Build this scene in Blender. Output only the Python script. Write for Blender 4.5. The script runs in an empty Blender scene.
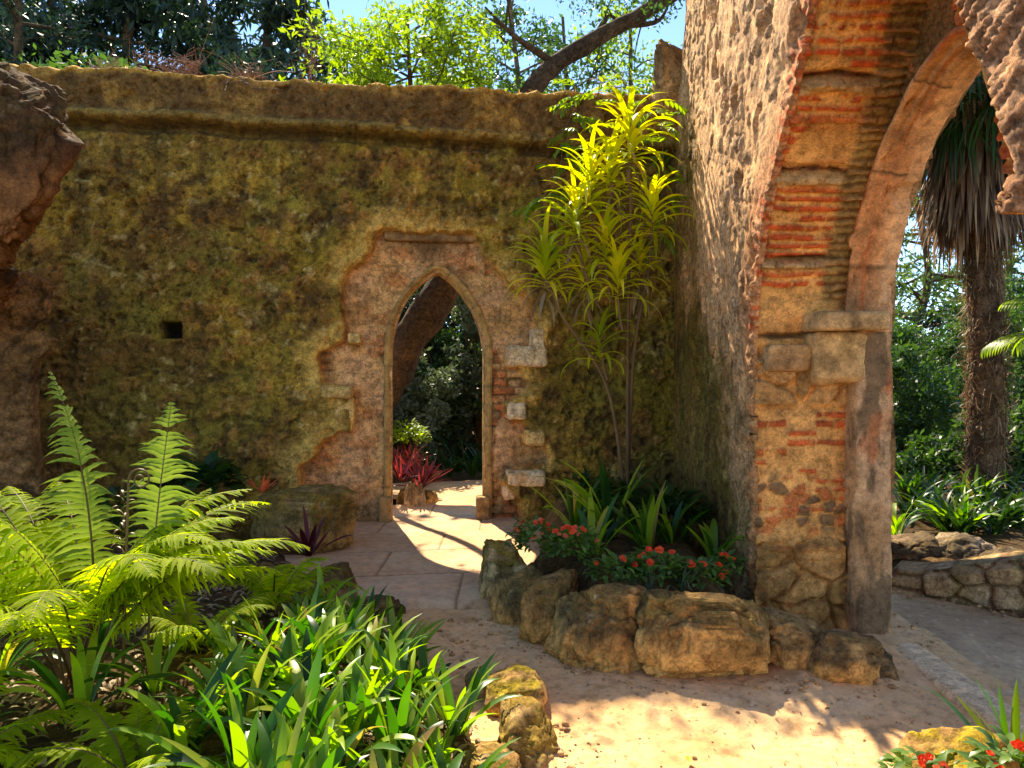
import bpy, math, random
import numpy as np
from mathutils import Vector, Matrix
R = math.radians
rng = np.random.default_rng(7)
random.seed(7)
S = bpy.context.scene
COL = S.collection

# ------------------------------------------------------------------ camera, sky, sun, exposure
F = 760.0; CZ = 1.6; HY = 372.0
cam_d = bpy.data.cameras.new('camera'); cam = bpy.data.objects.new('camera', cam_d); COL.objects.link(cam)
cam.location = (0, 0, CZ); cam.rotation_euler = (R(90), 0, 0)
cam_d.sensor_width = 36; cam_d.lens = F / 1024 * 36
cam_d.shift_y = -(384 - HY) / 1024
cam_d.clip_start = 0.05; cam_d.clip_end = 600
S.camera = cam
SUN = Vector((-0.31, 1.0, 1.10)).normalized()          # towards the sun
elev = math.asin(SUN.z); az = math.atan2(SUN.x, SUN.y)
world = bpy.data.worlds.new('World'); S.world = world; world.use_nodes = True
wn = world.node_tree; bg = wn.nodes['Background']
sky = wn.nodes.new('ShaderNodeTexSky'); sky.sky_type = 'NISHITA'; sky.sun_disc = False
sky.sun_elevation = elev; sky.sun_rotation = az; sky.altitude = 1500; sky.air_density = 0.75; sky.dust_density = 0.0; sky.ozone_density = 4.0
wn.links.new(sky.outputs[0], bg.inputs[0]); bg.inputs[1].default_value = 0.15
sl = bpy.data.lights.new('sun', 'SUN'); sl.energy = 4.5; sl.angle = R(0.5); sl.color = (1.0, 0.9, 0.76)
so = bpy.data.objects.new('sun', sl); COL.objects.link(so)
so.rotation_euler = (-SUN).to_track_quat('-Z', 'Y').to_euler()
S.view_settings.view_transform = 'Standard'; S.view_settings.look = 'None'
S.view_settings.exposure = 1.5; S.view_settings.gamma = 1; S.view_settings.use_curve_mapping = False
try:
    S.view_settings.use_white_balance = True; S.view_settings.white_balance_temperature = 7200; S.view_settings.white_balance_tint = 5
except Exception: pass
S.render.engine = 'CYCLES'
try:
    S.cycles.max_bounces = 8; S.cycles.diffuse_bounces = 5; S.cycles.transmission_bounces = 5; S.cycles.transparent_max_bounces = 8
    S.cycles.use_denoising = True; S.cycles.sample_clamp_indirect = 8
except Exception: pass

# ------------------------------------------------------------------ numpy noise
def _h(ix, iy, iz, s):
    n = (ix.astype(np.int64) * 374761393 + iy.astype(np.int64) * 668265263 + iz.astype(np.int64) * 2147483647 + s * 974634777) & 0xffffffff
    n = ((n ^ (n >> 13)) * 1274126177) & 0xffffffff
    n = ((n ^ (n >> 16)) * 2246822519) & 0xffffffff
    return ((n ^ (n >> 15)) & 0xffffff) / float(0xffffff)
def vn(x, y, z=None, s=0):
    x = np.asarray(x, float); y = np.asarray(y, float)
    z = np.zeros_like(x) if z is None else np.asarray(z, float)
    i, j, k = np.floor(x), np.floor(y), np.floor(z)
    u, v, w = x - i, y - j, z - k
    u = u*u*(3-2*u); v = v*v*(3-2*v); w = w*w*(3-2*w)
    r = 0
    for a in (0, 1):
        for b in (0, 1):
            for c in (0, 1):
                r = r + _h(i+a, j+b, k+c, s) * (u if a else 1-u) * (v if b else 1-v) * (w if c else 1-w)
    return r * 2 - 1
def fbm(x, y, z=None, o=4, s=0, g=0.5):
    r = 0; a = 1; f = 1; t = 0
    for q in range(o):
        r = r + a * vn(np.asarray(x)*f + q*13.7, np.asarray(y)*f + q*7.1, None if z is None else np.asarray(z)*f, s+q)
        t += a; a *= g; f *= 2.03
    return r / t
def voro(x, y, s=0):
    x = np.asarray(x, float); y = np.asarray(y, float)
    i, j = np.floor(x), np.floor(y)
    d1 = np.full(x.shape, 9.0); d2 = d1.copy(); cid = np.zeros(x.shape)
    for a in (-1, 0, 1):
        for b in (-1, 0, 1):
            px = i + a + 0.1 + 0.8*_h(i+a, j+b, i*0, s); py = j + b + 0.1 + 0.8*_h(i+a, j+b, i*0, s+5)
            d = np.hypot(px-x, py-y); h = _h(i+a, j+b, i*0, s+9)
            n1 = d < d1
            d2 = np.where(n1, d1, np.minimum(d2, d)); cid = np.where(n1, h, cid); d1 = np.where(n1, d, d1)
    return d1, d2, cid
def ss(a, b, x):
    t = np.clip((x - a) / (b - a), 0, 1); return t*t*(3-2*t)
def sdf(poly, x, y):
    """signed distance to a closed polygon, negative inside"""
    P = np.asarray(poly, float); d = np.full(x.shape, 1e9); c = np.zeros(x.shape, bool)
    for k in range(len(P)):
        ax, ay = P[k]; bx, by = P[(k+1) % len(P)]
        ex, ey = bx-ax, by-ay; L = ex*ex+ey*ey + 1e-12
        t = np.clip(((x-ax)*ex + (y-ay)*ey)/L, 0, 1)
        d = np.minimum(d, np.hypot(x-ax-t*ex, y-ay-t*ey))
        if abs(ey) > 1e-9:
            c ^= ((ay > y) != (by > y)) & (x < (bx-ax)*(y-ay)/ey + ax)
    return np.where(c, -d, d)
def mixc(a, b, t):
    t = np.asarray(t)[..., None]; return np.asarray(a)*(1-t) + np.asarray(b)*t
def spline(pts, n):
    """Catmull-Rom through pts, n samples"""
    P = np.asarray(pts, float); P = np.vstack([2*P[0]-P[1], P, 2*P[-1]-P[-2]])
    m = len(P) - 3; t = np.linspace(0, m - 1e-6, n); k = t.astype(int); f = (t-k)[:, None]
    a, b, c, d = P[k], P[k+1], P[k+2], P[k+3]
    return 0.5*((2*b) + (c-a)*f + (2*a-5*b+4*c-d)*f**2 + (3*b-a-3*c+d)*f**3)

# ------------------------------------------------------------------ mesh helpers
def link(name, me, mat=None, parent=None, smooth=True):
    if mat is not None:
        for m in (mat if isinstance(mat, (list, tuple)) else [mat]): me.materials.append(m)
    if smooth: me.polygons.foreach_set('use_smooth', np.ones(len(me.polygons), bool))
    me.update()
    o = bpy.data.objects.new(name, me); COL.objects.link(o)
    if parent is not None: o.parent = parent
    return o
def mesh_np(name, V, Fq, mat=None, parent=None, rnd=None, col=None, smooth=True, mi=None):
    """V (n,3); Fq a list of int arrays (m,k)"""
    V = np.asarray(V, float); me = bpy.data.meshes.new(name)
    if not isinstance(Fq, (list, tuple)): Fq = [Fq]
    Fq = [np.asarray(f, int) for f in Fq if len(f)]
    me.vertices.add(len(V)); me.vertices.foreach_set('co', V.ravel())
    nl = sum(f.size for f in Fq); npn = sum(len(f) for f in Fq)
    me.loops.add(nl); me.loops.foreach_set('vertex_index', np.concatenate([f.ravel() for f in Fq]))
    me.polygons.add(npn)
    tot = np.concatenate([np.full(len(f), f.shape[1]) for f in Fq]); st = np.concatenate([[0], np.cumsum(tot)[:-1]])
    me.polygons.foreach_set('loop_start', st)
    if mi is not None: me.polygons.foreach_set('material_index', np.asarray(mi, int))
    me.update(calc_edges=True); me.validate()
    if rnd is not None:
        a = me.attributes.new('rnd', 'FLOAT', 'POINT'); a.data.foreach_set('value', np.asarray(rnd, float))
    if col is not None:
        a = me.attributes.new('albedo', 'FLOAT_COLOR', 'POINT')
        c = np.ones((len(V), 4)); c[:, :3] = np.clip(col, 0.003, 0.9); a.data.foreach_set('color', c.ravel())
    return link(name, me, mat, parent, smooth)
def thing(name, label, cat, loc=(0, 0, 0), group=None):
    o = bpy.data.objects.new(name, None); COL.objects.link(o); o.location = loc; o.empty_display_size = 0.1
    return tag(o, label, cat, group)
def tag(o, label, cat, group=None, kind=None):
    o['label'] = label; o['category'] = cat
    if group: o['group'] = group
    if kind: o['kind'] = kind
    return o
def struct(o): o['kind'] = 'structure'; return o
def stuff(o, label=None, cat=None):
    o['kind'] = 'stuff'
    if label: o['label'] = label; o['category'] = cat
    return o
def P(px, py, Y):
    """the world point seen at pixel px, py at depth Y (used once, to measure the photo)"""
    return np.array([(px-512)/F*Y, Y, CZ - (py-HY)/F*Y])

# ------------------------------------------------------------------ materials
def nodes(name):
    m = bpy.data.materials.new(name); m.use_nodes = True
    nt = m.node_tree; b = nt.nodes['Principled BSDF']; return m, nt, b
def N(nt, t, **kw):
    n = nt.nodes.new(t)
    for k, v in kw.items():
        if k in n.inputs: n.inputs[k].default_value = v
        else: setattr(n, k, v)
    return n
def ramp(nt, stops):
    r = nt.nodes.new('ShaderNodeValToRGB'); cr = r.color_ramp
    while len(cr.elements) < len(stops): cr.elements.new(0.5)
    for e, (p, c) in zip(cr.elements, stops): e.position = p; e.color = (*c, 1)
    return r
def mul(nt, a, b, f=1.0, mode='MULTIPLY'):
    m = nt.nodes.new('ShaderNodeMix'); m.data_type = 'RGBA'; m.blend_type = mode; m.inputs[0].default_value = f
    for i, s in ((6, a), (7, b)):
        if hasattr(s, 'links') or hasattr(s, 'is_output'): nt.links.new(s, m.inputs[i])
        else: m.inputs[i].default_value = (*s, 1)
    return m.outputs[2]
def masonry(name, vary=0.45, fine=70, bump=0.6, dist=0.012, rough=0.92, tint=(1, 1, 1), crack=7.0, crackf=0.5, grain=0.8):
    """stone whose base colour is the mesh's own albedo attribute, broken up by noise"""
    m, nt, b = nodes(name); L = nt.links.new
    at = N(nt, 'ShaderNodeAttribute', attribute_name='albedo')
    tc = N(nt, 'ShaderNodeTexCoord')
    n1 = N(nt, 'ShaderNodeTexNoise', Scale=float(fine), Detail=8.0, Roughness=0.7); L(tc.outputs['Object'], n1.inputs['Vector'])
    n2 = N(nt, 'ShaderNodeTexNoise', Scale=9.0, Detail=10.0, Roughness=0.72); L(tc.outputs['Object'], n2.inputs['Vector'])
    r1 = ramp(nt, [(0.3, (1-vary,)*3), (0.7, (1+vary,)*3)]); L(n1.outputs[0], r1.inputs[0])
    r2 = ramp(nt, [(0.3, (1-vary*1.1, 1-vary*1.15, 1-vary*1.2)), (0.7, (1+vary, 1+vary*0.95, 1+vary*0.8))]); L(n2.outputs[0], r2.inputs[0])
    c = mul(nt, at.outputs['Color'], r1.outputs[0]); c = mul(nt, c, r2.outputs[0]); c = mul(nt, c, (tint[0]*1.06, tint[1]*0.96, tint[2]*0.78))
    # pores
    vo = N(nt, 'ShaderNodeTexVoronoi', Scale=float(fine)*0.55); L(tc.outputs['Object'], vo.inputs['Vector'])
    r3 = ramp(nt, [(0.06, (0.35, 0.3, 0.26)), (0.2, (1, 1, 1))]); L(vo.outputs['Distance'], r3.inputs[0])
    c = mul(nt, c, r3.outputs[0], 0.6)
    # hairline cracks and crusty grain
    nd = N(nt, 'ShaderNodeTexNoise', Scale=6.0, Detail=4.0); L(tc.outputs['Object'], nd.inputs['Vector'])
    wv = nt.nodes.new('ShaderNodeMix'); wv.data_type = 'VECTOR'; wv.inputs[0].default_value = 0.22; L(tc.outputs['Object'], wv.inputs[4]); L(nd.outputs['Color'], wv.inputs[5])
    v2 = N(nt, 'ShaderNodeTexVoronoi', Scale=float(crack)); v2.feature = 'DISTANCE_TO_EDGE'; L(wv.outputs[1], v2.inputs['Vector'])
    rc_ = ramp(nt, [(0.0, (0.4, 0.36, 0.32)), (0.045, (1, 1, 1))]); L(v2.outputs['Distance'], rc_.inputs[0])
    ng = N(nt, 'ShaderNodeTexNoise', Scale=16.0, Detail=9.0, Roughness=0.8); L(tc.outputs['Object'], ng.inputs['Vector'])
    rg = ramp(nt, [(0.40, (0.62, 0.56, 0.50)), (0.48, (1.25, 1.22, 1.18)), (0.62, (1.8, 1.74, 1.6))]); L(ng.outputs[0], rg.inputs[0])
    c = mul(nt, c, rc_.outputs[0], crackf); c = mul(nt, c, rg.outputs[0], grain)
    L(c, b.inputs['Base Color']); b.inputs['Roughness'].default_value = rough
    b.inputs['Specular IOR Level'].default_value = 0.2
    bp = N(nt, 'ShaderNodeBump', Strength=bump, Distance=dist)
    mx = N(nt, 'ShaderNodeMath', operation='MULTIPLY_ADD'); L(n2.outputs[0], mx.inputs[0]); mx.inputs[1].default_value = 3.0; L(n1.outputs[0], mx.inputs[2])
    m2 = N(nt, 'ShaderNodeMath', operation='MULTIPLY_ADD'); L(ng.outputs[0], m2.inputs[0]); m2.inputs[1].default_value = 3.0*grain; L(mx.outputs[0], m2.inputs[2])
    L(m2.outputs[0], bp.inputs['Height']); L(bp.outputs[0], b.inputs['Normal'])
    return m
M_wall = masonry('mossy_render', vary=0.5, fine=80, bump=0.85, dist=0.014, grain=0.75)
M_wall2 = masonry('rubble_stone', vary=0.5, fine=50, bump=0.9, dist=0.016, tint=(1.1, 0.98, 0.9))
M_brick = masonry('old_brickwork', vary=0.35, fine=80, bump=0.7, dist=0.008, crackf=0.1, grain=0.75)
M_carved = masonry('carved_limestone', vary=0.3, fine=90, bump=0.6, dist=0.006, crackf=0.15, grain=0.6)
M_rock = masonry('boulder_stone', vary=0.4, fine=55, bump=0.8, dist=0.01)
M_sand = masonry('trodden_sand', vary=0.12, fine=140, bump=0.4, dist=0.006, tint=(1.0, 1.01, 1.02), crackf=0.0, grain=0.3)
M_soil = masonry('garden_soil', vary=0.5, fine=60, bump=1.0, dist=0.02)

def leafmat(name, cols, trans=0.5, rough=0.35, tcol=None, spec=0.4, patch=3.0):
    """cols: list of base colours spread over the per-leaf attribute rnd"""
    m, nt, b = nodes(name); L = nt.links.new
    at = N(nt, 'ShaderNodeAttribute', attribute_name='rnd')
    n = len(cols); r = ramp(nt, [(i/(n-1) if n > 1 else 0, c) for i, c in enumerate(cols)] if n > 1 else [(0, cols[0]), (1, cols[0])])
    L(at.outputs['Fac'], r.inputs[0])
    tc = N(nt, 'ShaderNodeTexCoord'); n1 = N(nt, 'ShaderNodeTexNoise', Scale=patch, Detail=3.0); L(tc.outputs['Object'], n1.inputs['Vector'])
    r1 = ramp(nt, [(0.3, (0.7,)*3), (0.7, (1.3,)*3)]); L(n1.outputs[0], r1.inputs[0])
    c = mul(nt, r.outputs[0], r1.outputs[0])
    L(c, b.inputs['Base Color']); b.inputs['Roughness'].default_value = rough; b.inputs['Specular IOR Level'].default_value = spec
    if trans > 0:
        t = N(nt, 'ShaderNodeBsdfTranslucent'); tcc = mul(nt, c, tcol or (1.6, 1.7, 0.5)); L(tcc, t.inputs[0])
        mx = N(nt, 'ShaderNodeMixShader'); mx.inputs[0].default_value = trans
        L(b.outputs[0], mx.inputs[1]); L(t.outputs[0], mx.inputs[2])
        L(mx.outputs[0], nt.nodes['Material Output'].inputs['Surface'])
    return m
M_fern = leafmat('fern_leaf', [(0.22, 0.31, 0.012), (0.40, 0.46, 0.02)], 0.65, 0.65, (1.9, 1.9, 0.35), 0.1)
M_fernp = leafmat('pale_fern_leaf', [(0.13, 0.19, 0.035), (0.22, 0.27, 0.06)], 0.5, 0.6, (1.5, 1.6, 0.6), 0.1)
M_fernstem = leafmat('fern_stalk', [(0.10, 0.045, 0.012), (0.16, 0.09, 0.02)], 0, 0.5)
M_strap = leafmat('strap_leaf', [(0.012, 0.05, 0.008), (0.025, 0.09, 0.010), (0.045, 0.13, 0.012), (0.07, 0.17, 0.012), (0.22, 0.34, 0.02), (0.26, 0.36, 0.02), (0.24, 0.34, 0.02), (0.42, 0.36, 0.05), (0.36, 0.22, 0.08)], 0.45, 0.38, (1.7, 2.0, 0.4), 0.5)
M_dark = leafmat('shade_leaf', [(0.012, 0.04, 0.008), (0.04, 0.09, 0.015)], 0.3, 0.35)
M_drac = leafmat('lime_leaf', [(0.20, 0.32, 0.015), (0.42, 0.50, 0.02), (0.60, 0.58, 0.03)], 0.5, 0.4, (1.7, 1.6, 0.4))
M_dead = leafmat('withered_leaf', [(0.20, 0.12, 0.05), (0.36, 0.26, 0.14)], 0.2, 0.7, (1.2, 1.1, 0.8))
M_stem = leafmat('cane_bark', [(0.14, 0.08, 0.03), (0.20, 0.115, 0.045)], 0, 0.7)
M_flo = leafmat('flower_leaf', [(0.05, 0.12, 0.02), (0.16, 0.26, 0.05)], 0.4, 0.4, (1.6, 1.8, 0.6))
M_brom = leafmat('red_leaf', [(0.06, 0.012, 0.015), (0.28, 0.04, 0.045), (0.50, 0.16, 0.10)], 0.35, 0.35, (1.5, 0.8, 0.8))
M_maroon = leafmat('maroon_leaf', [(0.05, 0.008, 0.012), (0.12, 0.02, 0.02)], 0.3, 0.3, (1.8, 0.6, 0.6))
M_red = leafmat('red_petal', [(0.75, 0.03, 0.008), (0.90, 0.12, 0.01)], 0.3, 0.5, (1.2, 0.8, 0.8))
M_orange = leafmat('coral_petal', [(0.8, 0.25, 0.08), (0.85, 0.10, 0.05)], 0.3, 0.5, (1.2, 0.9, 0.8))
M_bark = masonry('tree_bark', vary=0.45, fine=30, bump=1.0, dist=0.04, crack=9.0, crackf=0.9)
M_tree_l = leafmat('bright_tree_leaf', [(0.10, 0.17, 0.01), (0.26, 0.34, 0.02)], 0.55, 0.4, (1.9, 2.0, 0.5), patch=0.8)
M_tree_d = leafmat('conifer_leaf', [(0.010, 0.025, 0.012), (0.028, 0.055, 0.028)], 0.25, 0.5, (1.5, 1.7, 0.9), patch=0.5)
M_tree_m = leafmat('bush_leaf', [(0.025, 0.06, 0.018), (0.07, 0.13, 0.03)], 0.4, 0.45, (1.6, 1.8, 0.6), patch=0.8)
M_tree_g = leafmat('silver_leaf', [(0.06, 0.09, 0.05), (0.14, 0.17, 0.10)], 0.35, 0.5, (1.2, 1.3, 0.8), patch=0.8)
M_pine = leafmat('pine_needle', [(0.05, 0.09, 0.02), (0.11, 0.16, 0.04)], 0.4, 0.5, (1.4, 1.6, 0.7), patch=0.5)
M_thatch = leafmat('dead_palm_leaf', [(0.07, 0.04, 0.02), (0.26, 0.15, 0.08), (0.52, 0.36, 0.20)], 0.25, 0.7, (1.2, 1.0, 0.9))
M_palm = leafmat('palm_leaf', [(0.02, 0.06, 0.02), (0.06, 0.13, 0.02)], 0.4, 0.3)

# ------------------------------------------------------------------ relief sheets (real displaced masonry)
def relief(name, pos, ur, vr, step, hfn, mat, parent=None, hole=None, rim=0.3, keep_fn=None):
    nu = int((ur[1]-ur[0])/step)+1; nv = int((vr[1]-vr[0])/step)+1
    U, Vv = np.meshgrid(np.linspace(*ur, nu), np.linspace(*vr, nv), indexing='ij'); u = U.ravel().copy(); v = Vv.ravel().copy()
    idx = np.arange(nu*nv).reshape(nu, nv)
    q = np.stack([idx[:-1, :-1], idx[1:, :-1], idx[1:, 1:], idx[:-1, 1:]], -1).reshape(-1, 4)
    if hole is not None:
        d = hole(u, v); e = 1e-3
        near = np.abs(d) < step*0.62
        gx = (hole(u[near]+e, v[near])-d[near])/e; gy = (hole(u[near], v[near]+e)-d[near])/e
        g = np.hypot(gx, gy)+1e-6
        u[near] -= gx/g*d[near]; v[near] -= gy/g*d[near]
        cu = u[q].mean(1); cv = v[q].mean(1); q = q[hole(cu, cv) > 0]
    h, col = hfn(u, v)
    V0 = pos(u, v, h)
    e = np.concatenate([q[:, [0, 1]], q[:, [1, 2]], q[:, [2, 3]], q[:, [3, 0]]])
    es = np.sort(e, 1); _, inv, cnt = np.unique(es[:, 0]*len(u)+es[:, 1], return_inverse=True, return_counts=True)
    be = e[cnt[inv] == 1]
    bv = np.unique(be); mp = -np.ones(len(u), int); mp[bv] = np.arange(len(bv))
    n0 = len(u); Vs = [V0]; cs = [col]; qs = [q]; prev = np.arange(n0)
    nring = max(1, int(rim/(step*2.0)))
    for r in range(1, nring+1):
        base = n0 + (r-1)*len(bv)
        dd = rim*r/nring; jit = 0.012*fbm(u[bv]*9, v[bv]*9, np.full(len(bv), dd*9), 3, 3) if r < nring else 0
        rr = pos(u[bv], v[bv], h[bv]*(1-r/nring) - dd)
        if hole is not None and r < nring:
            ee = 1e-3; dd0 = hole(u[bv], v[bv]); gx = (hole(u[bv]+ee, v[bv])-dd0)/ee; gy = (hole(u[bv], v[bv]+ee)-dd0)/ee
            ok = np.abs(dd0) < step
            j = np.where(ok, np.abs(jit), 0)
            rr = pos(u[bv]+gx*j, v[bv]+gy*j, h[bv]*(1-r/nring)-dd)
        Vs.append(rr); cs.append(col[bv])
        a = be[:, 0]; b = be[:, 1]
        if r == 1: pa, pb = a, b
        else: pa, pb = base-len(bv)+mp[a], base-len(bv)+mp[b]
        qs.append(np.stack([pb, pa, base+mp[a], base+mp[b]], -1))
    return mesh_np(name, np.vstack(Vs), np.vstack(qs), mat, parent, col=np.vstack(cs))

def bricks(s, w, rowh=0.062, mort=0.020, bl=(0.12, 0.30), seed=1, wob=0.008):
    """rows along s; returns mask 0..1, row id random, brick random"""
    s = s + wob*fbm(s*6, w*7, None, 3, seed) ; r = np.floor(s/rowh); fs = s/rowh - r
    L = bl[0] + (bl[1]-bl[0])*_h(r, r*0, r*0, seed+3)
    ww = w + _h(r, r*0+1, r*0, seed)*L + 0.006*fbm(s*30, w*30, None, 2, seed+8); c = np.floor(ww/L); fw = (ww/L - c)*L
    mh = mort/rowh*(0.6+0.9*_h(r, r*0+4, r*0, seed))
    a = np.minimum(ss(mh*0.42, mh*0.62, fs), ss(mh*0.42, mh*0.62, 1-fs))
    bb = np.minimum(ss(0.004, 0.012, fw), ss(0.004, 0.012, L-fw))
    return a*bb, _h(r, r*0+9, r*0, seed), _h(r, c, r*0, seed+11)

C_olive = (0.21, 0.165, 0.026); C_ochre = (0.40, 0.275, 0.048); C_brown = (0.19, 0.11, 0.032); C_green = (0.18, 0.18, 0.04)
C_lichen = (0.42, 0.30, 0.05); C_plast = (0.62, 0.40, 0.20); C_pink = (0.66, 0.42, 0.26); C_brick = (0.46, 0.115, 0.038)
C_mort = (0.62, 0.33, 0.11); C_dark = (0.07, 0.05, 0.03); C_grey = (0.30, 0.25, 0.21); C_pale = (0.55, 0.44, 0.33)

# =================================================================== BACK WALL
BA, BB = 7.91, 0.144
bn = np.array([BB, -1.0]); bn = bn/np.linalg.norm(bn)          # towards camera: (0.1425,-0.99)
be_ = np.array([1.0, BB]); be_ = be_/np.linalg.norm(be_)
def bw_uv(px, py):
    k = (px-512)/F; Y = BA/(1-BB*k); X = k*Y
    return X/be_[0], CZ-(py-HY)/F*Y
def bw_poly(pts): return np.array([bw_uv(*p) for p in pts])
def bw_pos(u, v, h):
    return np.stack([be_[0]*u + bn[0]*h, BA + be_[1]*u + bn[1]*h, v], -1)
def arch_px():
    L = [(392, 560), (392, 350), (393, 338), (396, 325), (402, 308), (411, 293), (424, 280), (439, 270)]
    Rr = [(452, 280), (464, 293), (474, 309), (481, 326), (484, 338), (486, 352), (486, 560)]
    return L+Rr
DOOR = bw_poly(arch_px())
REC_out = bw_poly([(372, 236), (385, 229), (475, 231), (480, 240), (492, 262), (512, 285), (530, 300), (542, 322), (540, 345), (512, 352), (507, 362), (524, 372),
    (528, 392), (508, 400), (505, 412), (528, 430), (545, 445), (551, 466), (512, 470), (506, 480), (520, 500), (524, 560),
    (298, 560), (302, 505), (300, 466), (324, 440), (350, 434), (353, 398), (335, 385), (319, 380), (319, 348), (345, 344), (344, 300), (346, 272), (358, 262), (372, 245)])
LEDGE = [bw_uv(*p) for p in [(60, 119), (200, 124), (350, 134), (480, 142), (580, 149), (660, 152)]]
HOLE = bw_poly([(161, 322), (181, 322), (181, 338), (161, 338)])
BWU0, BWU1 = -6.2, 1.80
def bw_top(u): return 4.53 + 0.05*fbm(u*1.3, u*0+2, None, 3, 4) + 0.03*fbm(u*8, u*0, None, 2, 5)
def bw_hf(u, v):
    wu = u + 0.075*fbm(u*4, v*4, None, 5, 21, 0.6); wv = v + 0.075*fbm(u*4+9, v*4, None, 5, 22, 0.6)
    d = sdf(REC_out, wu, wv)
    rec = ss(0.012, -0.02, d)
    h = 0.075*fbm(u*0.7, v*0.7, None, 3, 1) + 0.035*fbm(u*3, v*3, None, 5, 2, 0.5) + 0.010*fbm(u*14, v*14, None, 4, 33, 0.6)
    d1, d2, cid = voro(u*5.5+0.35*fbm(u*4, v*4, None, 3, 7), v*6.5+0.35*fbm(u*4, v*4+5, None, 3, 8), 3)
    stones = ss(0.02, 0.4, d2-d1)*ss(0.55, 0.9, cid+0.35*fbm(u*1.5, v*1.5, None, 2, 30))
    h = h + 0.022*stones
    pits = ss(0.30, 0.5, fbm(u*7, v*8, None, 3, 9)); h = h - 0.04*pits; h = h - 0.025*ss(0.32, 0.5, fbm(u*15, v*17, None, 4, 65, 0.6)) + 0.02*ss(0.1, 0.5, fbm(u*9, v*9, None, 5, 66, 0.65))
    rim = np.exp(-((d-0.05)/0.06)**2)
    h = h + 0.03*rim*(d > 0)
    hr = -0.20 + 0.022*fbm(u*5, v*5, None, 5, 12, 0.6) 
    # exposed masonry in the recess
    bm, br, bc = bricks(v, u, 0.085, 0.016, (0.16, 0.34), 5, 0.012)
    big, bgr, bgc = bricks(v, u, 0.27, 0.018, (0.4, 0.7), 15, 0.006)
    q = fbm(u*2.2, v*2.2, None, 3, 14)
    dj = sdf(DOOR, u, v)
    bz = ss(0.0, 0.2, q + 0.40*ss(0.2, 0.04, dj) + 0.22*(u > bw_uv(487, 0)[0]) - 0.33)*ss(3.2, 2.6, v)
    hr = hr - 0.008*(1-big) - bz*(0.030*(1-bm)) - bz*0.05*(bc > 0.8)
    h = h*(1-rec) + hr*rec
    lv = np.interp(u, [p[0] for p in LEDGE], [p[1] for p in LEDGE]) + 0.015*fbm(u*4, u*0, None, 3, 16)
    up = ss(-0.03, 0.03, v-lv)
    h = h + up*0.09 
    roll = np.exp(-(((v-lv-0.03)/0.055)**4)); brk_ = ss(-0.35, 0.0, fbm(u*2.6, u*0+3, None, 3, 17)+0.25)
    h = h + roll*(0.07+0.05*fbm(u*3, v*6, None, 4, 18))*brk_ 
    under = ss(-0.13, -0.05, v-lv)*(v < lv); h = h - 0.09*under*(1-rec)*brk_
    hd = sdf(HOLE, u+0.01*fbm(u*20, v*20, None, 2), v); h = h - 0.3*ss(0.01, -0.01, hd)
    topd = bw_top(u) - v
    h = h - 0.02*ss(0.03, 0.0, topd) - 0.10*ss(0.05, -0.02, topd)
    h = h + 0.10*ss(0.9, 0.0, v)*(1-rec)
    h = h + 0.12*ss(0.2, 0.0, np.abs(u-bw_uv(300, 0)[0]))*0
    # colour
    a = fbm(u*1.1, v*1.1, None, 4, 40); b = fbm(u*3.1, v*3.1, None, 4, 41); c = fbm(u*8, v*8, None, 4, 42)
    col = mixc(C_olive, C_ochre, ss(-0.25, 0.45, a*0.6+b*0.5+c*0.3))
    col = mixc(col, C_green, 0.5*ss(0.05, 0.4, fbm(u*1.7, v*1.5, None, 3, 43))*ss(0.2, 1.0, v))
    col = mixc(col, C_brown, ss(0.02, 0.4, fbm(u*2.5, v*2.2, None, 4, 44)+0.12*ss(1.8, 0.6, v)))
    stc = mixc(C_brown, (0.36, 0.20, 0.06), cid)
    col = mixc(col, stc, 0.85*stones*(cid > 0.6))
    col = mixc(col, (0.17, 0.12, 0.035), 0.5*ss(-0.1, 0.35, fbm(u*0.8, v*0.9, None, 3, 50)))
    col = mixc(col, (0.09, 0.062, 0.025), 0.75*ss(0.10, 0.40, fbm(u*4.5, v*4.5, None, 6, 45, 0.65)))
    col = mixc(col, (0.10, 0.07, 0.03), 0.55*ss(0.05, 0.4, fbm(u*5.5, v*0.6, None, 4, 49))*ss(1.5, 3.6, v))
    col = mixc(col, (0.55, 0.38, 0.14), 0.3*ss(0.25, 0.5, fbm(u*16, v*16, None, 4, 62, 0.7))*ss(-0.2, 0.2, a))
    cr = np.abs(fbm(u*3.4, v*3.4, None, 5, 63)); col = mixc(col, C_dark, 0.6*ss(0.03, 0.0, cr)); h = h - 0.02*ss(0.035, 0.0, cr)*(1-rec)
    col = mixc(col, C_dark, 0.5*pits); col = mixc(col, C_dark, 0.6*ss(0.34, 0.52, fbm(u*15, v*17, None, 4, 65, 0.6)))  # pits darkened in colour to stand for the shade inside them
    col = mixc(col, (0.5, 0.42, 0.2), 0.6*ss(0.42, 0.6, fbm(u*11, v*11, None, 3, 46)))
    col = mixc(col, (0.64, 0.43, 0.13), 0.9*ss(0.22+0.12*(u < bw_uv(440, 0)[0]), 0.03, d+0.06*b)*ss(-0.25, 0.15, fbm(u*3, v*3, None, 3, 47)+0.1))  # ochre plaster core of the broken edge, brightened in colour as if lit
    upc = mixc((0.15, 0.09, 0.035), (0.32, 0.20, 0.06), ss(-0.2, 0.4, b+c*0.5))
    col = mixc(col, upc, up*(1-0.7*roll))
    col = mixc(col, (0.30, 0.22, 0.08), 0.45*roll*brk_); col = mixc(col, C_dark, 0.6*under*brk_*(1-rec))  # shadow line below the ledge painted dark into the colour
    col = mixc(col, (0.55, 0.33, 0.07), 0.9*ss(0.10, 0.03, topd+0.03*b))  # mossy top edge, its sunlit look painted in as gold
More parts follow.
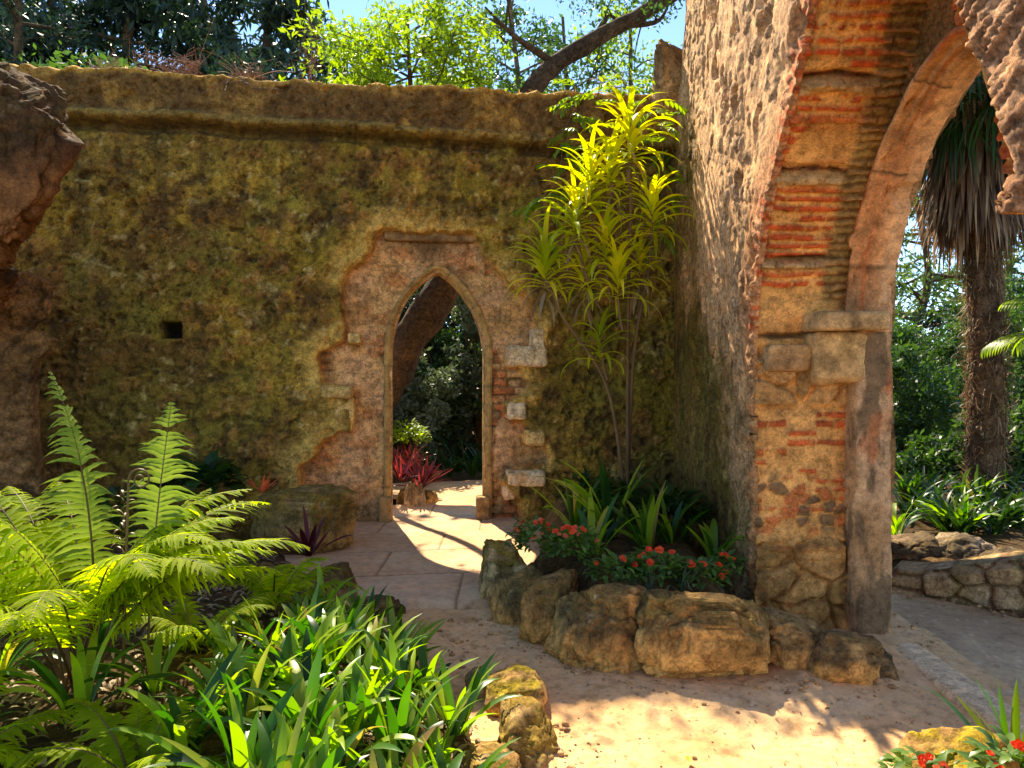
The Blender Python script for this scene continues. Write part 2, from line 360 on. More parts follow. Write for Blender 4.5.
    rc = mixc(C_plast, C_pink, ss(-0.3, 0.4, b)); rc = mixc(rc, (0.36, 0.22, 0.11), 0.6*ss(-0.05, 0.4, fbm(u*2.5, v*2.5+4, None, 4, 48)))
    rc = mixc(rc, (0.62, 0.36, 0.15), 0.7*ss(0.1, 0.4, fbm(u*3.2, v*3.2, None, 4, 67))); rc = mixc(rc, (0.50, 0.20, 0.08), 0.6*ss(0.2, 0.42, fbm(u*4.2, v*6, None, 4, 68)))
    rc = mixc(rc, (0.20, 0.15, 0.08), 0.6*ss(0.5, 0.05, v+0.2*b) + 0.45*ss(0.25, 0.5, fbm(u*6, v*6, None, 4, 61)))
    stain = ss(0.5, 0.0, np.abs(u-bw_uv(425, 0)[0]))*ss(2.75, 2.95, v+0.15*b); rc = mixc(rc, (0.10, 0.065, 0.035), 0.75*stain)
    rc = mixc(rc, mixc(C_brick, C_plast, bc*0.7), 0.8*bz*bm*(bc < 0.6)); rc = mixc(rc, (0.16, 0.09, 0.05), 0.6*bz*(1-bm))
    rc = mixc(rc, (0.2, 0.12, 0.07), 0.22*(1-big)*ss(-0.1,0.3,b))
    col = mixc(col, rc, rec); col = mixc(col, (0.02, 0.014, 0.008), ss(0.012, -0.008, hd))  # shade inside the hole painted near black
    return h, col
def bw_hole(u, v):
    d1 = sdf(DOOR, u, v); d2 = bw_top(u) - v
    return np.minimum(d1, d2)
wall_b = thing('ruined_wall', 'tall mossy ruined wall with a pointed doorway and fallen render around it', 'wall', (0, 7.9, 0))
wb_off = Vector((0, 7.9, 0))
def loc_fix(o, parent):   # children keep world coordinates in their mesh
    o.matrix_parent_inverse = Matrix.Translation(-parent.location); return o
def sub(parent, fn, *a, **k):
    o = fn(*a, **k); o.parent = parent; loc_fix(o, parent); return o
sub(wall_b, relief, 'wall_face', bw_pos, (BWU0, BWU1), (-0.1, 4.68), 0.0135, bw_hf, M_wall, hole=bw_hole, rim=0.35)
def back_hf(u, v):
    return 0.05*fbm(u*2, v*2, None, 4, 3), np.tile(np.array(C_ochre), (len(u), 1))
sub(wall_b, relief, 'rear_face', lambda u, v, h: bw_pos(u, v, -0.355-h), (BWU0, BWU1), (-0.1, 4.68), 0.05, back_hf, M_wall, hole=bw_hole, rim=0.0)

def sweep(name, path, prof, mat, colfn, closed=False, disp=0.003, seed=0):
    """path: (n,2) points + outward normals in the plane; prof: list of (offset along normal, depth h); pos3 maps"""
    raise NotImplementedError
def offset_path(p):
    t = np.gradient(p, axis=0); t /= np.linalg.norm(t, axis=1)[:, None]+1e-9
    return np.stack([-t[:, 1], t[:, 0]], -1)
def resample(p, step):
    p = np.asarray(p, float); d = np.concatenate([[0], np.cumsum(np.linalg.norm(np.diff(p, axis=0), axis=1))])
    s = np.arange(0, d[-1], step); s = np.append(s, d[-1])
    return np.stack([np.interp(s, d, p[:, k]) for k in range(p.shape[1])], -1), s
def loft(name, path, prof, pos, mat, colfn, step=0.015, amp=0.004, seed=0, smooth_it=2, sign=1, sub_prof=0.012, parent=None):
    p, s = resample(path, step)
    for _ in range(smooth_it): p[1:-1] = (p[:-2]+2*p[1:-1]+p[2:])/4
    n = offset_path(p)*sign
    pr, _ = resample(prof, sub_prof)
    m = len(pr); k = len(p)
    off = np.tile(pr[:, 0], (k, 1)); dep = np.tile(pr[:, 1], (k, 1)); sg = np.tile(s[:, None], (1, m))
    tt = np.tile(np.arange(m)*sub_prof, (k, 1))
    dn = amp*fbm(sg*14, tt*14, None, 4, seed) + amp*2.0*fbm(sg*2.5, tt*3, None, 3, seed+1) - amp*4*ss(0.3, 0.6, fbm(sg*6, tt*9, None, 3, seed+2))
    a = p[:, None, 0] + n[:, None, 0]*(off-dn); b = p[:, None, 1] + n[:, None, 1]*(off-dn)
    V = pos(a.ravel(), b.ravel(), (dep+dn).ravel())
    idx = np.arange(k*m).reshape(k, m)
    q = np.stack([idx[:-1, :-1], idx[1:, :-1], idx[1:, 1:], idx[:-1, 1:]], -1).reshape(-1, 4)
    return mesh_np(name, V, q, mat, parent, col=colfn(sg.ravel(), tt.ravel(), off.ravel(), dep.ravel()))
def stone_col(c1, c2, c3, seed, joint=0.42):
    def f(s, t, o, d):
        c = mixc(c1, c2, ss(-0.3, 0.4, fbm(s*3, t*6, None, 4, seed)))
        c = mixc(c, c3, 0.6*ss(0.1, 0.45, fbm(s*7, t*9, None, 4, seed+1)))
        k = np.abs((s/joint+0.3) % 1 - 0.5)*joint
        c = c*(0.8+0.4*_h(np.floor(s/joint+0.3), s*0, s*0, seed))[:, None]; return mixc(c, (0.10, 0.065, 0.035), 0.85*ss(0.47, 0.495, k/joint))
    return f
sub(wall_b, loft, 'door_surround', DOOR[::1], [(0.085, -0.24), (0.085, -0.165), (0.05, -0.155), (0.012, -0.20), (-0.004, -0.24), (-0.004, -0.29), (0.03, -0.30), (0.03, -0.34)],
    bw_pos, M_carved, stone_col((0.44, 0.29, 0.12), (0.34, 0.22, 0.09), (0.20, 0.13, 0.055), 60), sign=1, smooth_it=3)
def block(name, u0, u1, v0, v1, h0, h1, pos, mat, cols, amp=0.012, seed=0, step=0.02, parent=None, flare=0.0):
    """a worn masonry block in wall coordinates"""
    nx, ny, nz = [max(2, int((b-a)/step)) for a, b in ((u0, u1), (v0, v1), (h0, h1))]
    pts = {}; V = []; Fc = []
    def vid(i, j, k):
        key = (i, j, k)
        if key not in pts: pts[key] = len(V); V.append((i/nx, j/ny, k/nz))
        return pts[key]
    for i in range(nx):
        for j in range(ny): Fc += [(vid(i, j, 0), vid(i, j+1, 0), vid(i+1, j+1, 0), vid(i+1, j, 0)), (vid(i, j, nz), vid(i+1, j, nz), vid(i+1, j+1, nz), vid(i, j+1, nz))]
    for i in range(nx):
        for k in range(nz): Fc += [(vid(i, 0, k), vid(i+1, 0, k), vid(i+1, 0, k+1), vid(i, 0, k+1)), (vid(i, ny, k), vid(i, ny, k+1), vid(i+1, ny, k+1), vid(i+1, ny, k))]
    for j in range(ny):
        for k in range(nz): Fc += [(vid(0, j, k), vid(0, j, k+1), vid(0, j+1, k+1), vid(0, j+1, k)), (vid(nx, j, k), vid(nx, j+1, k), vid(nx, j+1, k+1), vid(nx, j, k+1))]
    V = np.array(V); sx, sy, sz = u1-u0, v1-v0, h1-h0
    c = np.array([0.5, 0.5, 0.5]); dlt = (V-c)*2*np.array([sx, sy, sz])/2
    r = min(sx, sy, sz)*0.22; hb = np.array([sx, sy, sz])/2 - r
    core = np.clip(dlt, -hb, hb); o = dlt-core; ln = np.linalg.norm(o, axis=1)[:, None]+1e-9
    q = core + o/ln*np.minimum(r, r)
    nrm = q/(np.linalg.norm(q, axis=1)[:, None]+1e-9)
    W = q + np.array([(u0+u1)/2, (v0+v1)/2, (h0+h1)/2])
    n = fbm(W[:, 0]*8, W[:, 1]*8, W[:, 2]*8, 5, seed)*amp + fbm(W[:, 0]*2.5, W[:, 1]*2.5, W[:, 2]*2.5, 2, seed+5)*amp*1.5
    W = W + nrm*n[:, None]
    W[:, 0] += (W[:, 0]-(u0+u1)/2)*flare*(W[:, 1]-v0)/sy; W[:, 2] += (W[:, 2]-h0)*flare*(W[:, 1]-v0)/sy
    c = mixc(cols[0], cols[1], ss(-0.3, 0.4, fbm(W[:, 0]*5, W[:, 1]*5, W[:, 2]*5, 4, seed+7)))
    c = mixc(c, cols[2], 0.8*ss(0.05, 0.4, fbm(W[:, 0]*9, W[:, 1]*9, W[:, 2]*9, 4, seed+8)))
    return mesh_np(name, pos(W[:, 0], W[:, 1], W[:, 2]), np.array(Fc), mat, parent, col=c)
STC = [(0.40, 0.27, 0.13), (0.30, 0.19, 0.085), (0.15, 0.10, 0.05)]
for k, (pa, pb) in enumerate((((380, 499), (391, 533)), ((480, 499), (491, 531)))):
    a = bw_uv(*pa); b = bw_uv(*pb)
    sub(wall_b, block, 'surround_plinth', a[0]-0.02, b[0]+0.01, -0.03, a[1], -0.3, -0.11, bw_pos, M_carved, STC, 0.006, 70+k)
# broken stones right of the doorway, sunlight painted in as pale colour, and on the left edge of the render
for k, (x0, y0, x1, y1, d) in enumerate([(508, 346, 547, 366, .1), (532, 329, 543, 350, .08), (505, 400, 527, 421, .08), (506, 470, 543, 486, .1), (504, 486, 516, 500, .03), (322, 386, 352, 398, .12), (334, 398, 353, 432, .02), (346, 332, 362, 345, .05), (524, 430, 545, 446, .06), (478, 232, 500, 238, -.08)]):
    a = bw_uv(x0, y1); b = bw_uv(x1, y0)
    cc = [(0.78, 0.66, 0.50), (0.66, 0.50, 0.34), (0.4, 0.27, 0.14)] if k < 5 else [(0.62, 0.45, 0.2), (0.48, 0.33, 0.12), (0.3, 0.2, 0.08)]
    sub(wall_b, block, 'broken_stone', a[0], b[0], a[1], b[1], -0.25, d, bw_pos, M_rock, cc, 0.03, 80+k)
a = bw_uv(384, 236); b = bw_uv(476, 229)
sub(wall_b, block, 'stone_lintel', a[0], b[0], a[1]-.02, b[1]+.02, -0.3, -0.10, bw_pos, M_carved, [(0.34, 0.24, 0.14), (0.25, 0.16, 0.10), (0.15, 0.1, 0.06)], 0.01, 95)

# =================================================================== RIGHT WALL WITH THE GREAT ARCH
XI, XT, XM, XO = 1.50, 2.06, 2.12, 2.28
def rx(Y): return XI + 0.0735*np.maximum(Y-4.7, 0)
def rw_pos(u, v, h): return np.stack([rx(u) - h, u, v], -1)
BIG_far = [(4.70, -0.2), (4.70, 0.6), (4.70, 1.3), (4.70, 1.85), (4.62, 2.15), (4.50, 2.44), (4.31, 2.72), (4.10, 2.98), (3.92, 3.22), (3.76, 3.44), (3.60, 3.63), (3.40, 3.80)]
BIG_near = [(3.20, 3.68), (3.0, 3.48), (2.78, 3.18), (2.58, 2.88), (2.47, 2.64), (2.34, 2.38), (2.29, 2.2), (2.335, 2.09), (2.22, 2.06), (2.14, 1.9), (2.1, 1.4), (2.1, -0.2)]
BIG = np.vstack([spline(BIG_far, 60), spline(BIG_near, 60)])
BIGo = BIG.copy(); BIGo[:, 0] = BIG[:, 0] + 0.0
def rw_edge(v):   # far end of the wall, ragged above the back wall
    return 8.2 - 0.75*ss(4.3, 5.2, v) + 0.08*fbm(v*4, v*0, None, 3, 6)
def rw_hole(u, v):
    return np.minimum(sdf(BIG, u, v), np.minimum(rw_edge(v)-u, 5.75+0.15*fbm(u*1.5, u*0, None, 3, 8)-v))
def arc_param(path, u, v):
    """nearest-arclength on a polyline"""
    p, s = resample(path, 0.04); out = np.zeros(len(u))
    for i in range(0, len(u), 20000):
        dd = (u[i:i+20000, None]-p[None, :, 0])**2 + (v[i:i+20000, None]-p[None, :, 1])**2
        k = dd.argmin(1)
        # refine by projecting on the local tangent
        t = np.gradient(p, axis=0)[k]; t /= np.linalg.norm(t, axis=1)[:, None]
        out[i:i+20000] = s[k] + (u[i:i+20000]-p[k, 0])*t[:, 0] + (v[i:i+20000]-p[k, 1])*t[:, 1]
    return out
def rw_hf(u, v):
    d = sdf(BIG, u, v); s = arc_param(BIG, u, v)
    near = ss(3.3, 2.9, u)
    d1, d2, cid = voro(u*9+0.5*fbm(u*4, v*4, None, 3, 7), v*10+0.5*fbm(u*4, v*4+5, None, 3, 8), 31)
    g1, g2, gid = voro(u*22, v*24, 37)
    h = 0.04*fbm(u*0.9, v*0.9, None, 3, 51) + 0.026*fbm(u*4, v*4, None, 5, 52, 0.6) + 0.022*ss(0.0, 0.3, d2-d1)*ss(0.3,0.8,cid) - 0.01 + 0.005*ss(0.0, 0.3, g2-g1) + 0.008*fbm(u*20, v*20, None, 4, 53, 0.6)
    wband = (0.10 + 0.07*fbm(s*2.0, s*0, None, 3, 54) + 0.06*fbm(s*16, s*0, None, 2, 56))*(1-near) + near*(0.55+0.12*fbm(s*3, s*0, None, 3, 55))
    band = ss(0.02, -0.02, d-wband)*ss(0.2, 0.5, v)
    bm, br, bc = bricks(s, d, 0.068, 0.024, (0.10, 0.40), 35, 0.03)
    nm, nr_, nc = bricks(s, d, 0.046, 0.014, (0.35, 0.65), 39, 0.02)
    bm = bm*(1-near)+nm*near; bc = bc*(1-near)+nc*near
    hb = 0.01 + 0.030*bm*(0.1+0.9*bc)*(1-0.2*near) - 0.015*near + 0.03*fbm(u*9, v*9, None, 4, 57)
    h = h*(1-band) + ((0.6-0.35*near)*h+hb)*band
    pm = ss(-0.05, 0.25, fbm(u*1.4, v*1.1, None, 4, 71)); h = h*(1-0.65*pm) + pm*(0.03 + 0.006*fbm(u*14, v*14, None, 4, 72))
    h = 0.7*h - 0.045*ss(0.2, 0.42, fbm(u*5, v*3.5, None, 4, 73))
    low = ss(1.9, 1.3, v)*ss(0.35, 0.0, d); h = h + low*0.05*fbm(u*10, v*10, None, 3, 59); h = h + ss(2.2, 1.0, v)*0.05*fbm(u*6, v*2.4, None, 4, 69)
    b = fbm(u*2.6, v*2.6, None, 4, 60); c = fbm(u*7, v*7, None, 4, 61)
    col = mixc((0.62, 0.42, 0.26), (0.80, 0.56, 0.36), ss(-0.4, 0.4, b))
    col = mixc(col, (0.27, 0.18, 0.12), 0.7*ss(0.1, 0.4, c)*1.0); col = mixc(col, (0.42, 0.32, 0.24), 0.6*(cid > 0.72)); col = mixc(col, (0.70, 0.50, 0.34), 0.5*pm)
    col = mixc(col, (0.50, 0.26, 0.14), 0.8*ss(0.3, -0.05, d-0.15+0.25*b)*ss(1.0, 2.0, v))
    col = mixc(col, (0.24, 0.16, 0.10), 0.35*(1-ss(0.0, 0.12, d2-d1)))
    # green foot and inner corner, the back wall's shadow painted into the dark olive
    gm = ss(0.0, 0.6, (u-5.0)*0.34 + 0.55*fbm(u*1.3, v*0.9, None, 3, 62) + 0.25*c + ss(3.6, 0.8, v)*0.9 - 0.55)
    gc = mixc((0.15, 0.12, 0.03), (0.25, 0.18, 0.06), ss(-0.3, 0.4, b)); gc = mixc(gc, C_dark, 0.7*ss(0.1, 0.4, fbm(u*5, v*2.2, None, 4, 63)))
    gc = mixc(gc, (0.11, 0.12, 0.035), 0.6*ss(0, 0.4, fbm(u*3, v*1.2, None, 3, 64)))
    col = mixc(col, gc, gm)
    bcol = mixc((0.55, 0.16, 0.07), (0.55, 0.33, 0.22), ss(0.35, 0.8, bc)); bcol = mixc(bcol, mixc((0.56, 0.38, 0.28), (0.46, 0.27, 0.18), bc), near); bcol = mixc(bcol, (0.56, 0.42, 0.28), 0.8*ss(1.9, 1.6, v)*(1-near))
    mcol = mixc((0.60, 0.36, 0.22), (0.24, 0.16, 0.11), near)
    col = mixc(col, mixc(mcol, bcol, bm), band*0.9)
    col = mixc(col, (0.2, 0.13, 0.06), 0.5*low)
    return h, col
wall_r = thing('arch_wall', 'tall rubble and brick wall with the great pointed archway on the right', 'wall', (1.5, 5, 0))
sub(wall_r, relief, 'inner_face', rw_pos, (1.5, 8.35), (-0.1, 5.9), 0.0125, rw_hf, M_wall2, hole=rw_hole, rim=0.02)
# arch reveal of brick courses
p_arc, s_arc = resample(BIG, 0.009)
for _ in range(6): p_arc[1:-1] = (p_arc[:-2]+2*p_arc[1:-1]+p_arc[2:])/4
n_arc = -offset_path(p_arc)
def chk_n():
    m = len(p_arc)//8
    return 1 if n_arc[m][0] < 0 else -1
n_arc = n_arc*chk_n()                                   # points into the opening
WX = np.arange(XI-0.0, 2.10, 0.0085)
sg, wg = np.meshgrid(s_arc, WX, indexing='ij'); zz = np.tile(p_arc[:, 1][:, None], (1, len(WX))); ww = wg-XI
def reveal_h(s, w, z):
    bm, br, bc = bricks(s, w, 0.058, 0.022, (0.13, 0.36), 101, 0.012)
    b = fbm(s*3, w*3, None, 4, 110); c = fbm(s*9, w*9, None, 4, 111); far = s < 0.5*s_arc[-1]
    mort = mixc((0.66, 0.38, 0.15), (0.50, 0.27, 0.10), ss(-0.3, 0.4, b)); mort = mixc(mort, (0.25, 0.16, 0.08), 0.6*ss(0.15, 0.5, c))
    bcol = mixc((0.56, 0.11, 0.035), (0.36, 0.075, 0.03), bc); bcol = mixc(bcol, (0.55, 0.17, 0.06), 0.6*(br > 0.75))
    drop = (bc > 0.95) | (fbm(s*2.2, w*1.6, None, 2, 113) > 0.6)
    zone = ss(2.12, 2.2, z)                             # courses above the springing
    plast = (z > 1.78) & (z < 2.15)
    pl2 = np.exp(-(((z-2.86)/0.10)**4))*ss(0.12, 0.2, fbm(s*3, w*4, None, 3, 116)+0.35)
    sparse = (_h(np.floor((s+0.01*c)/0.058), np.floor(w/0.19), s*0, 5) > 0.62)
    m = bm*np.where(z > 2.12, 1.0*(~drop), np.where(z < 1.35, 0.9*sparse*(~drop), 0))*(1-pl2)
    m = m*ss(0.25, 0.5, z)
    m = m*ss(-0.42, -0.3, c); h = 0.028*m*(0.55+0.45*br) + 0.012*b + 0.009*c
    # dark ledges
    led = 0
    stn = 0
    for zl in (1.835, 2.29, 2.74, 3.15):
        zq = z-zl+0.025*fbm(w*5, w*0+zl, None, 2, 3)
        led = led + np.exp(-((zq/0.016)**2)); stn = stn + (np.exp(-(((zq+0.045)/0.026)**4)) if zl > 2 else 0)
    led = np.clip(led, 0, 1)*far*ss(-0.7, -0.3, fbm(w*4, z*9, None, 2, 12)); stn = np.clip(stn, 0, 1)*far; m = m*(1-stn); h = h - 0.05*led + 0.03*stn
    # large worn stones low on the pier
    v1, v2, vid_ = voro(w*4.2+0.3*b, z*5.2+0.25*c, 121); st = ss(0.02, 0.15, v2-v1)
    lowm = ss(1.72, 1.66, z)*ss(1.36, 1.42, z); low2 = ss(0.62, 0.52, z+0.08*b)
    rb = ss(1.02, 0.9, z)*ss(0.55, 0.65, z)
    v3, v4, vid2 = voro(w*12+0.3*c, z*14, 131); st2 = ss(0.04, 0.2, v4-v3)*(vid2 > 0.45)
    h = h + 0.05*st*np.clip(lowm+low2, 0, 1) + 0.02*st2*rb + low2*0.05*fbm(s*6, w*6, None, 4, 140)
    col = mixc(mort, bcol, m)
    col = mixc(col, mixc((0.14, 0.10, 0.05), (0.46, 0.26, 0.11), vid_), 0.85*lowm*st)
    col = mixc(col, mixc((0.13, 0.09, 0.06), (0.45, 0.13, 0.05), (vid2 > 0.75)*1.0), 0.85*rb*st2)
    col = mixc(col, mixc((0.20, 0.13, 0.05), (0.42, 0.25, 0.10), ss(-0.3, 0.3, c)), 0.85*low2)
    col = mixc(col, (0.40, 0.29, 0.17), 0.8*stn); col = mixc(col, (0.07, 0.045, 0.03), 0.9*led)
    vz = ss(0.34, 0.42, w + 0.05*c)*ss(1.95, 2.1, z); vbm, vbr, vbc = bricks(s, w, 0.05, 0.02, (0.3, 0.6), 77, 0.02)
    h = h*(1-vz) + vz*(0.02*b + 0.025*vbm*vbc)
    col = mixc(col, mixc((0.10, 0.07, 0.03), mixc((0.20, 0.16, 0.05), (0.30, 0.17, 0.08), vbc), vbm), 0.85*vz)
    h = h - 0.03*ss(1.80, 1.70, z)*ss(1.64, 1.7, z)
    rag = ss(0.07, 0.0, w)*far                          # ragged edge towards the inner face
    h = h - 0.05*rag*(0.4+0.6*vn(s*22, w*0, None, 8))
    return h, col
hh, cc = reveal_h(sg.ravel(), ww.ravel(), zz.ravel())
hh = hh.reshape(sg.shape)
aY = p_arc[:, 0][:, None] + n_arc[:, 0][:, None]*hh; aZ = p_arc[:, 1][:, None] + n_arc[:, 1][:, None]*hh
Vr = np.stack([wg, aY, aZ], -1).reshape(-1, 3); idx = np.arange(len(Vr)).reshape(sg.shape)
qr = np.stack([idx[:-1, :-1], idx[:-1, 1:], idx[1:, 1:], idx[1:, :-1]], -1).reshape(-1, 4)
o = mesh_np('brick_reveal', Vr, qr, M_brick, None, col=cc); o.parent = wall_r; loc_fix(o, wall_r)

# inner pointed arch
IC, IH, IS, IA = 3.50, 1.05, 1.86, 3.10
def pointed(c, half, zs, za, z0, n=40, grow=0.0):
    h = za-zs; cc_ = (h*h-half*half)/(2*half); r = half+cc_+grow
    th1 = math.acos(cc_/r); th = np.linspace(0, th1, n)
    R_ = np.stack([c - cc_ + r*np.cos(th), zs + r*np.sin(th)], -1)
    L_ = np.stack([c + cc_ - r*np.cos(th[::-1]), zs + r*np.sin(th[::-1])], -1)
    return np.vstack([[[c+half+grow, z0]], R_, L_[1:], [[c-half-grow, z0]]])
INN = pointed(IC, IH, IS, IA, -0.2); INN_T = pointed(IC, IH, IS, IA, -0.2, grow=0.055)
def ty_pos(u, v, h): return np.stack([XT - h + 0*u, u, v], -1)
def ty_hole(u, v): return np.minimum(sdf(INN_T, u, v), -np.minimum(sdf(BIG, u, v)-0.12, 0) + 0*u)
def ty_hole2(u, v):
    return np.minimum(sdf(INN_T, u, v), 0.14-sdf(BIG, u, v))
def ty_hf(u, v):
    d = sdf(INN_T, u, v); s = arc_param(INN_T, u, v)
    bm, br, bc = bricks(s, d, 0.055, 0.020, (0.24, 0.40), 201, 0.010)
    b = fbm(u*4, v*4, None, 4, 210); c = fbm(u*12, v*12, None, 4, 211)
    h = 0.03*bm*(0.3+0.7*bc) + 0.02*b + 0.01*c
    col = mixc((0.26, 0.18, 0.08), mixc((0.17, 0.12, 0.05), (0.36, 0.16, 0.07), bc), bm)
    col = mixc(col, (0.20, 0.17, 0.06), 0.7*ss(-0.1, 0.35, b))
    return h, col
sub(wall_r, relief, 'voussoir_face', ty_pos, (2.0, 4.9), (1.80, 4.0), 0.011, ty_hf, M_wall2, hole=ty_hole2, rim=0.12)
def mo_pos(u, v, h): return np.stack([XT + h, u, v], -1)
mcol_ = stone_col((0.55, 0.33, 0.19), (0.44, 0.22, 0.11), (0.24, 0.14, 0.07), 230, 0.55)
def mcol(s, t, o, d):
    c = mcol_(s, t, o, d); c = mixc(c, (0.40, 0.12, 0.05), 0.7*ss(0.1, 0.4, fbm(s*2.2, t*25, None, 3, 233))*(d < 0.1))
    return mixc(c, (0.62, 0.40, 0.25), 0.6*(d > 0.14))
upper = INN[(INN[:, 1] > 0)]
up_path = np.vstack([[[INN[0, 0], IS-0.02]], upper, [[INN[-1, 0], IS-0.02]]])
sgn = 1
sub(wall_r, loft, 'arch_moulding', up_path, [(0.085, -0.01), (0.08, -0.04), (0.05, -0.045), (0.04, -0.01), (0.045, 0.015), (0.02, 0.03), (0.03, 0.055), (0.012, 0.065), (0.0, 0.09), (0.0, XO-XT), (0.3, XO-XT)],
    mo_pos, M_carved, mcol, step=0.014, amp=0.005, seed=240, sign=-sgn, smooth_it=0, sub_prof=0.009)
def jcol(s, t, o, d):
    c = mixc((0.46, 0.31, 0.20), (0.36, 0.22, 0.12), ss(-0.3, 0.3, fbm(s*3, t*8, None, 4, 250)))
    c = mixc(c, (0.12, 0.085, 0.055), 0.85*ss(0.05, 0.3, fbm(s*4, t*14, None, 5, 251)+0.2*ss(0.15, 0.0, np.abs(t-0.27))))
    return mixc(c, (0.50, 0.18, 0.08), 0.5*ss(0.2, 0.4, fbm(s*3, t*5, None, 3, 252)))
# jamb shafts of the inner arch, below the springing
for (y, sg_, tag_) in ((IC+IH, 1, 0), (IC-IH, -1, 1)):
    pth = np.array([[y, -0.08], [y, IS+0.02]])
    sub(wall_r, loft, 'jamb_shaft', pth, [(0.20, -0.01), (0.06, -0.005), (0.015, 0.01), (0.0, 0.04), (0.0, 0.15), (0.01, XO-XT), (0.3, XO-XT)], mo_pos, M_carved, jcol, step=0.014, amp=0.006, seed=260, sign=(-1 if sg_ > 0 else 1), sub_prof=0.010)
# capital and corbel at the springing
def xyz_pos(u, v, h): return np.stack([u, h, v], -1)
CAPC = [(0.45, 0.31, 0.17), (0.34, 0.23, 0.12), (0.20, 0.13, 0.07)]
cap = sub(wall_r, block, 'capital', 1.79, 2.20, 1.845, 1.955, 4.42, 4.80, xyz_pos, M_carved, CAPC, 0.010, 270, 0.012)
sub(wall_r, block, 'corbel', 1.82, 2.12, 1.52, 1.85, 4.52, 4.80, xyz_pos, M_carved, [(0.56, 0.40, 0.21), (0.46, 0.30, 0.15), (0.28, 0.19, 0.09)], 0.022, 275, 0.012, flare=0.15)
sub(wall_r, block, 'jamb_stone', 1.55, 1.84, 1.60, 1.77, 4.60, 4.80, xyz_pos, M_carved, [(0.42, 0.27, 0.14), (0.3, 0.19, 0.1), (0.2, 0.12, 0.06)], 0.02, 279, 0.012)
# outer face and top
def ro_pos(u, v, h): return np.stack([XO + 0.02 + 0.0735*np.maximum(u-4.7, 0) + h, u, v], -1)
def ro_hole(u, v): return np.minimum(sdf(pointed(IC, IH, IS, IA, -0.2, grow=0.05), u, v), np.minimum(rw_edge(v)-u, 5.75+0.15*fbm(u*1.5, u*0, None, 3, 8)-v))
def ro_hf(u, v): return 0.04*fbm(u*3, v*3, None, 4, 5), mixc((0.42, 0.30, 0.2), (0.3, 0.2, 0.1), ss(-0.3, 0.3, fbm(u*2, v*2, None, 3, 1)))
sub(wall_r, relief, 'outer_face', ro_pos, (1.5, 8.35), (-0.1, 5.9), 0.04, ro_hf, M_wall2, hole=ro_hole, rim=0.02)
vv, kk = np.meshgrid(np.linspace(-0.1, 5.85, 120), np.linspace(0, 1, 12), indexing='ij')
ex = rx(rw_edge(vv))*(1-kk) + (XO+0.02+0.0735*3.5)*kk
Ve = np.stack([ex, rw_edge(vv)-0.01+0.05*fbm(vv*5, kk*4, None, 3, 2), vv], -1).reshape(-1, 3); idx = np.arange(len(Ve)).reshape(vv.shape)
qe = np.stack([idx[:-1, :-1], idx[1:, :-1], idx[1:, 1:], idx[:-1, 1:]], -1).reshape(-1, 4)
o = mesh_np('end_face', Ve, qe, M_wall2, None, col=mixc((0.3, 0.2, 0.1), (0.2, 0.15, 0.06), ss(-0.3, 0.3, fbm(Ve[:, 0]*3, Ve[:, 2]*3, None, 3, 1)))); o.parent = wall_r; loc_fix(o, wall_r)
uu, kk = np.meshgrid(np.linspace(1.5, 8.0, 130), np.linspace(0, 1, 12), indexing='ij')
tz = 5.75+0.15*fbm(uu*1.5, uu*0, None, 3, 8) - 0.01 + 0.04*fbm(uu*4, kk*4, None, 3, 2)
Ve = np.stack([rx(uu)*(1-kk)+(XO+0.02+0.0735*np.maximum(uu-4.7, 0))*kk, uu, tz], -1).reshape(-1, 3); idx = np.arange(len(Ve)).reshape(uu.shape)
qe = np.stack([idx[:-1, :-1], idx[1:, :-1], idx[1:, 1:], idx[:-1, 1:]], -1).reshape(-1, 4)
o = mesh_np('wall_top', Ve, qe, M_wall2, None, col=np.tile(np.array([0.3, 0.2, 0.1]), (len(Ve), 1))); o.parent = wall_r; loc_fix(o, wall_r)

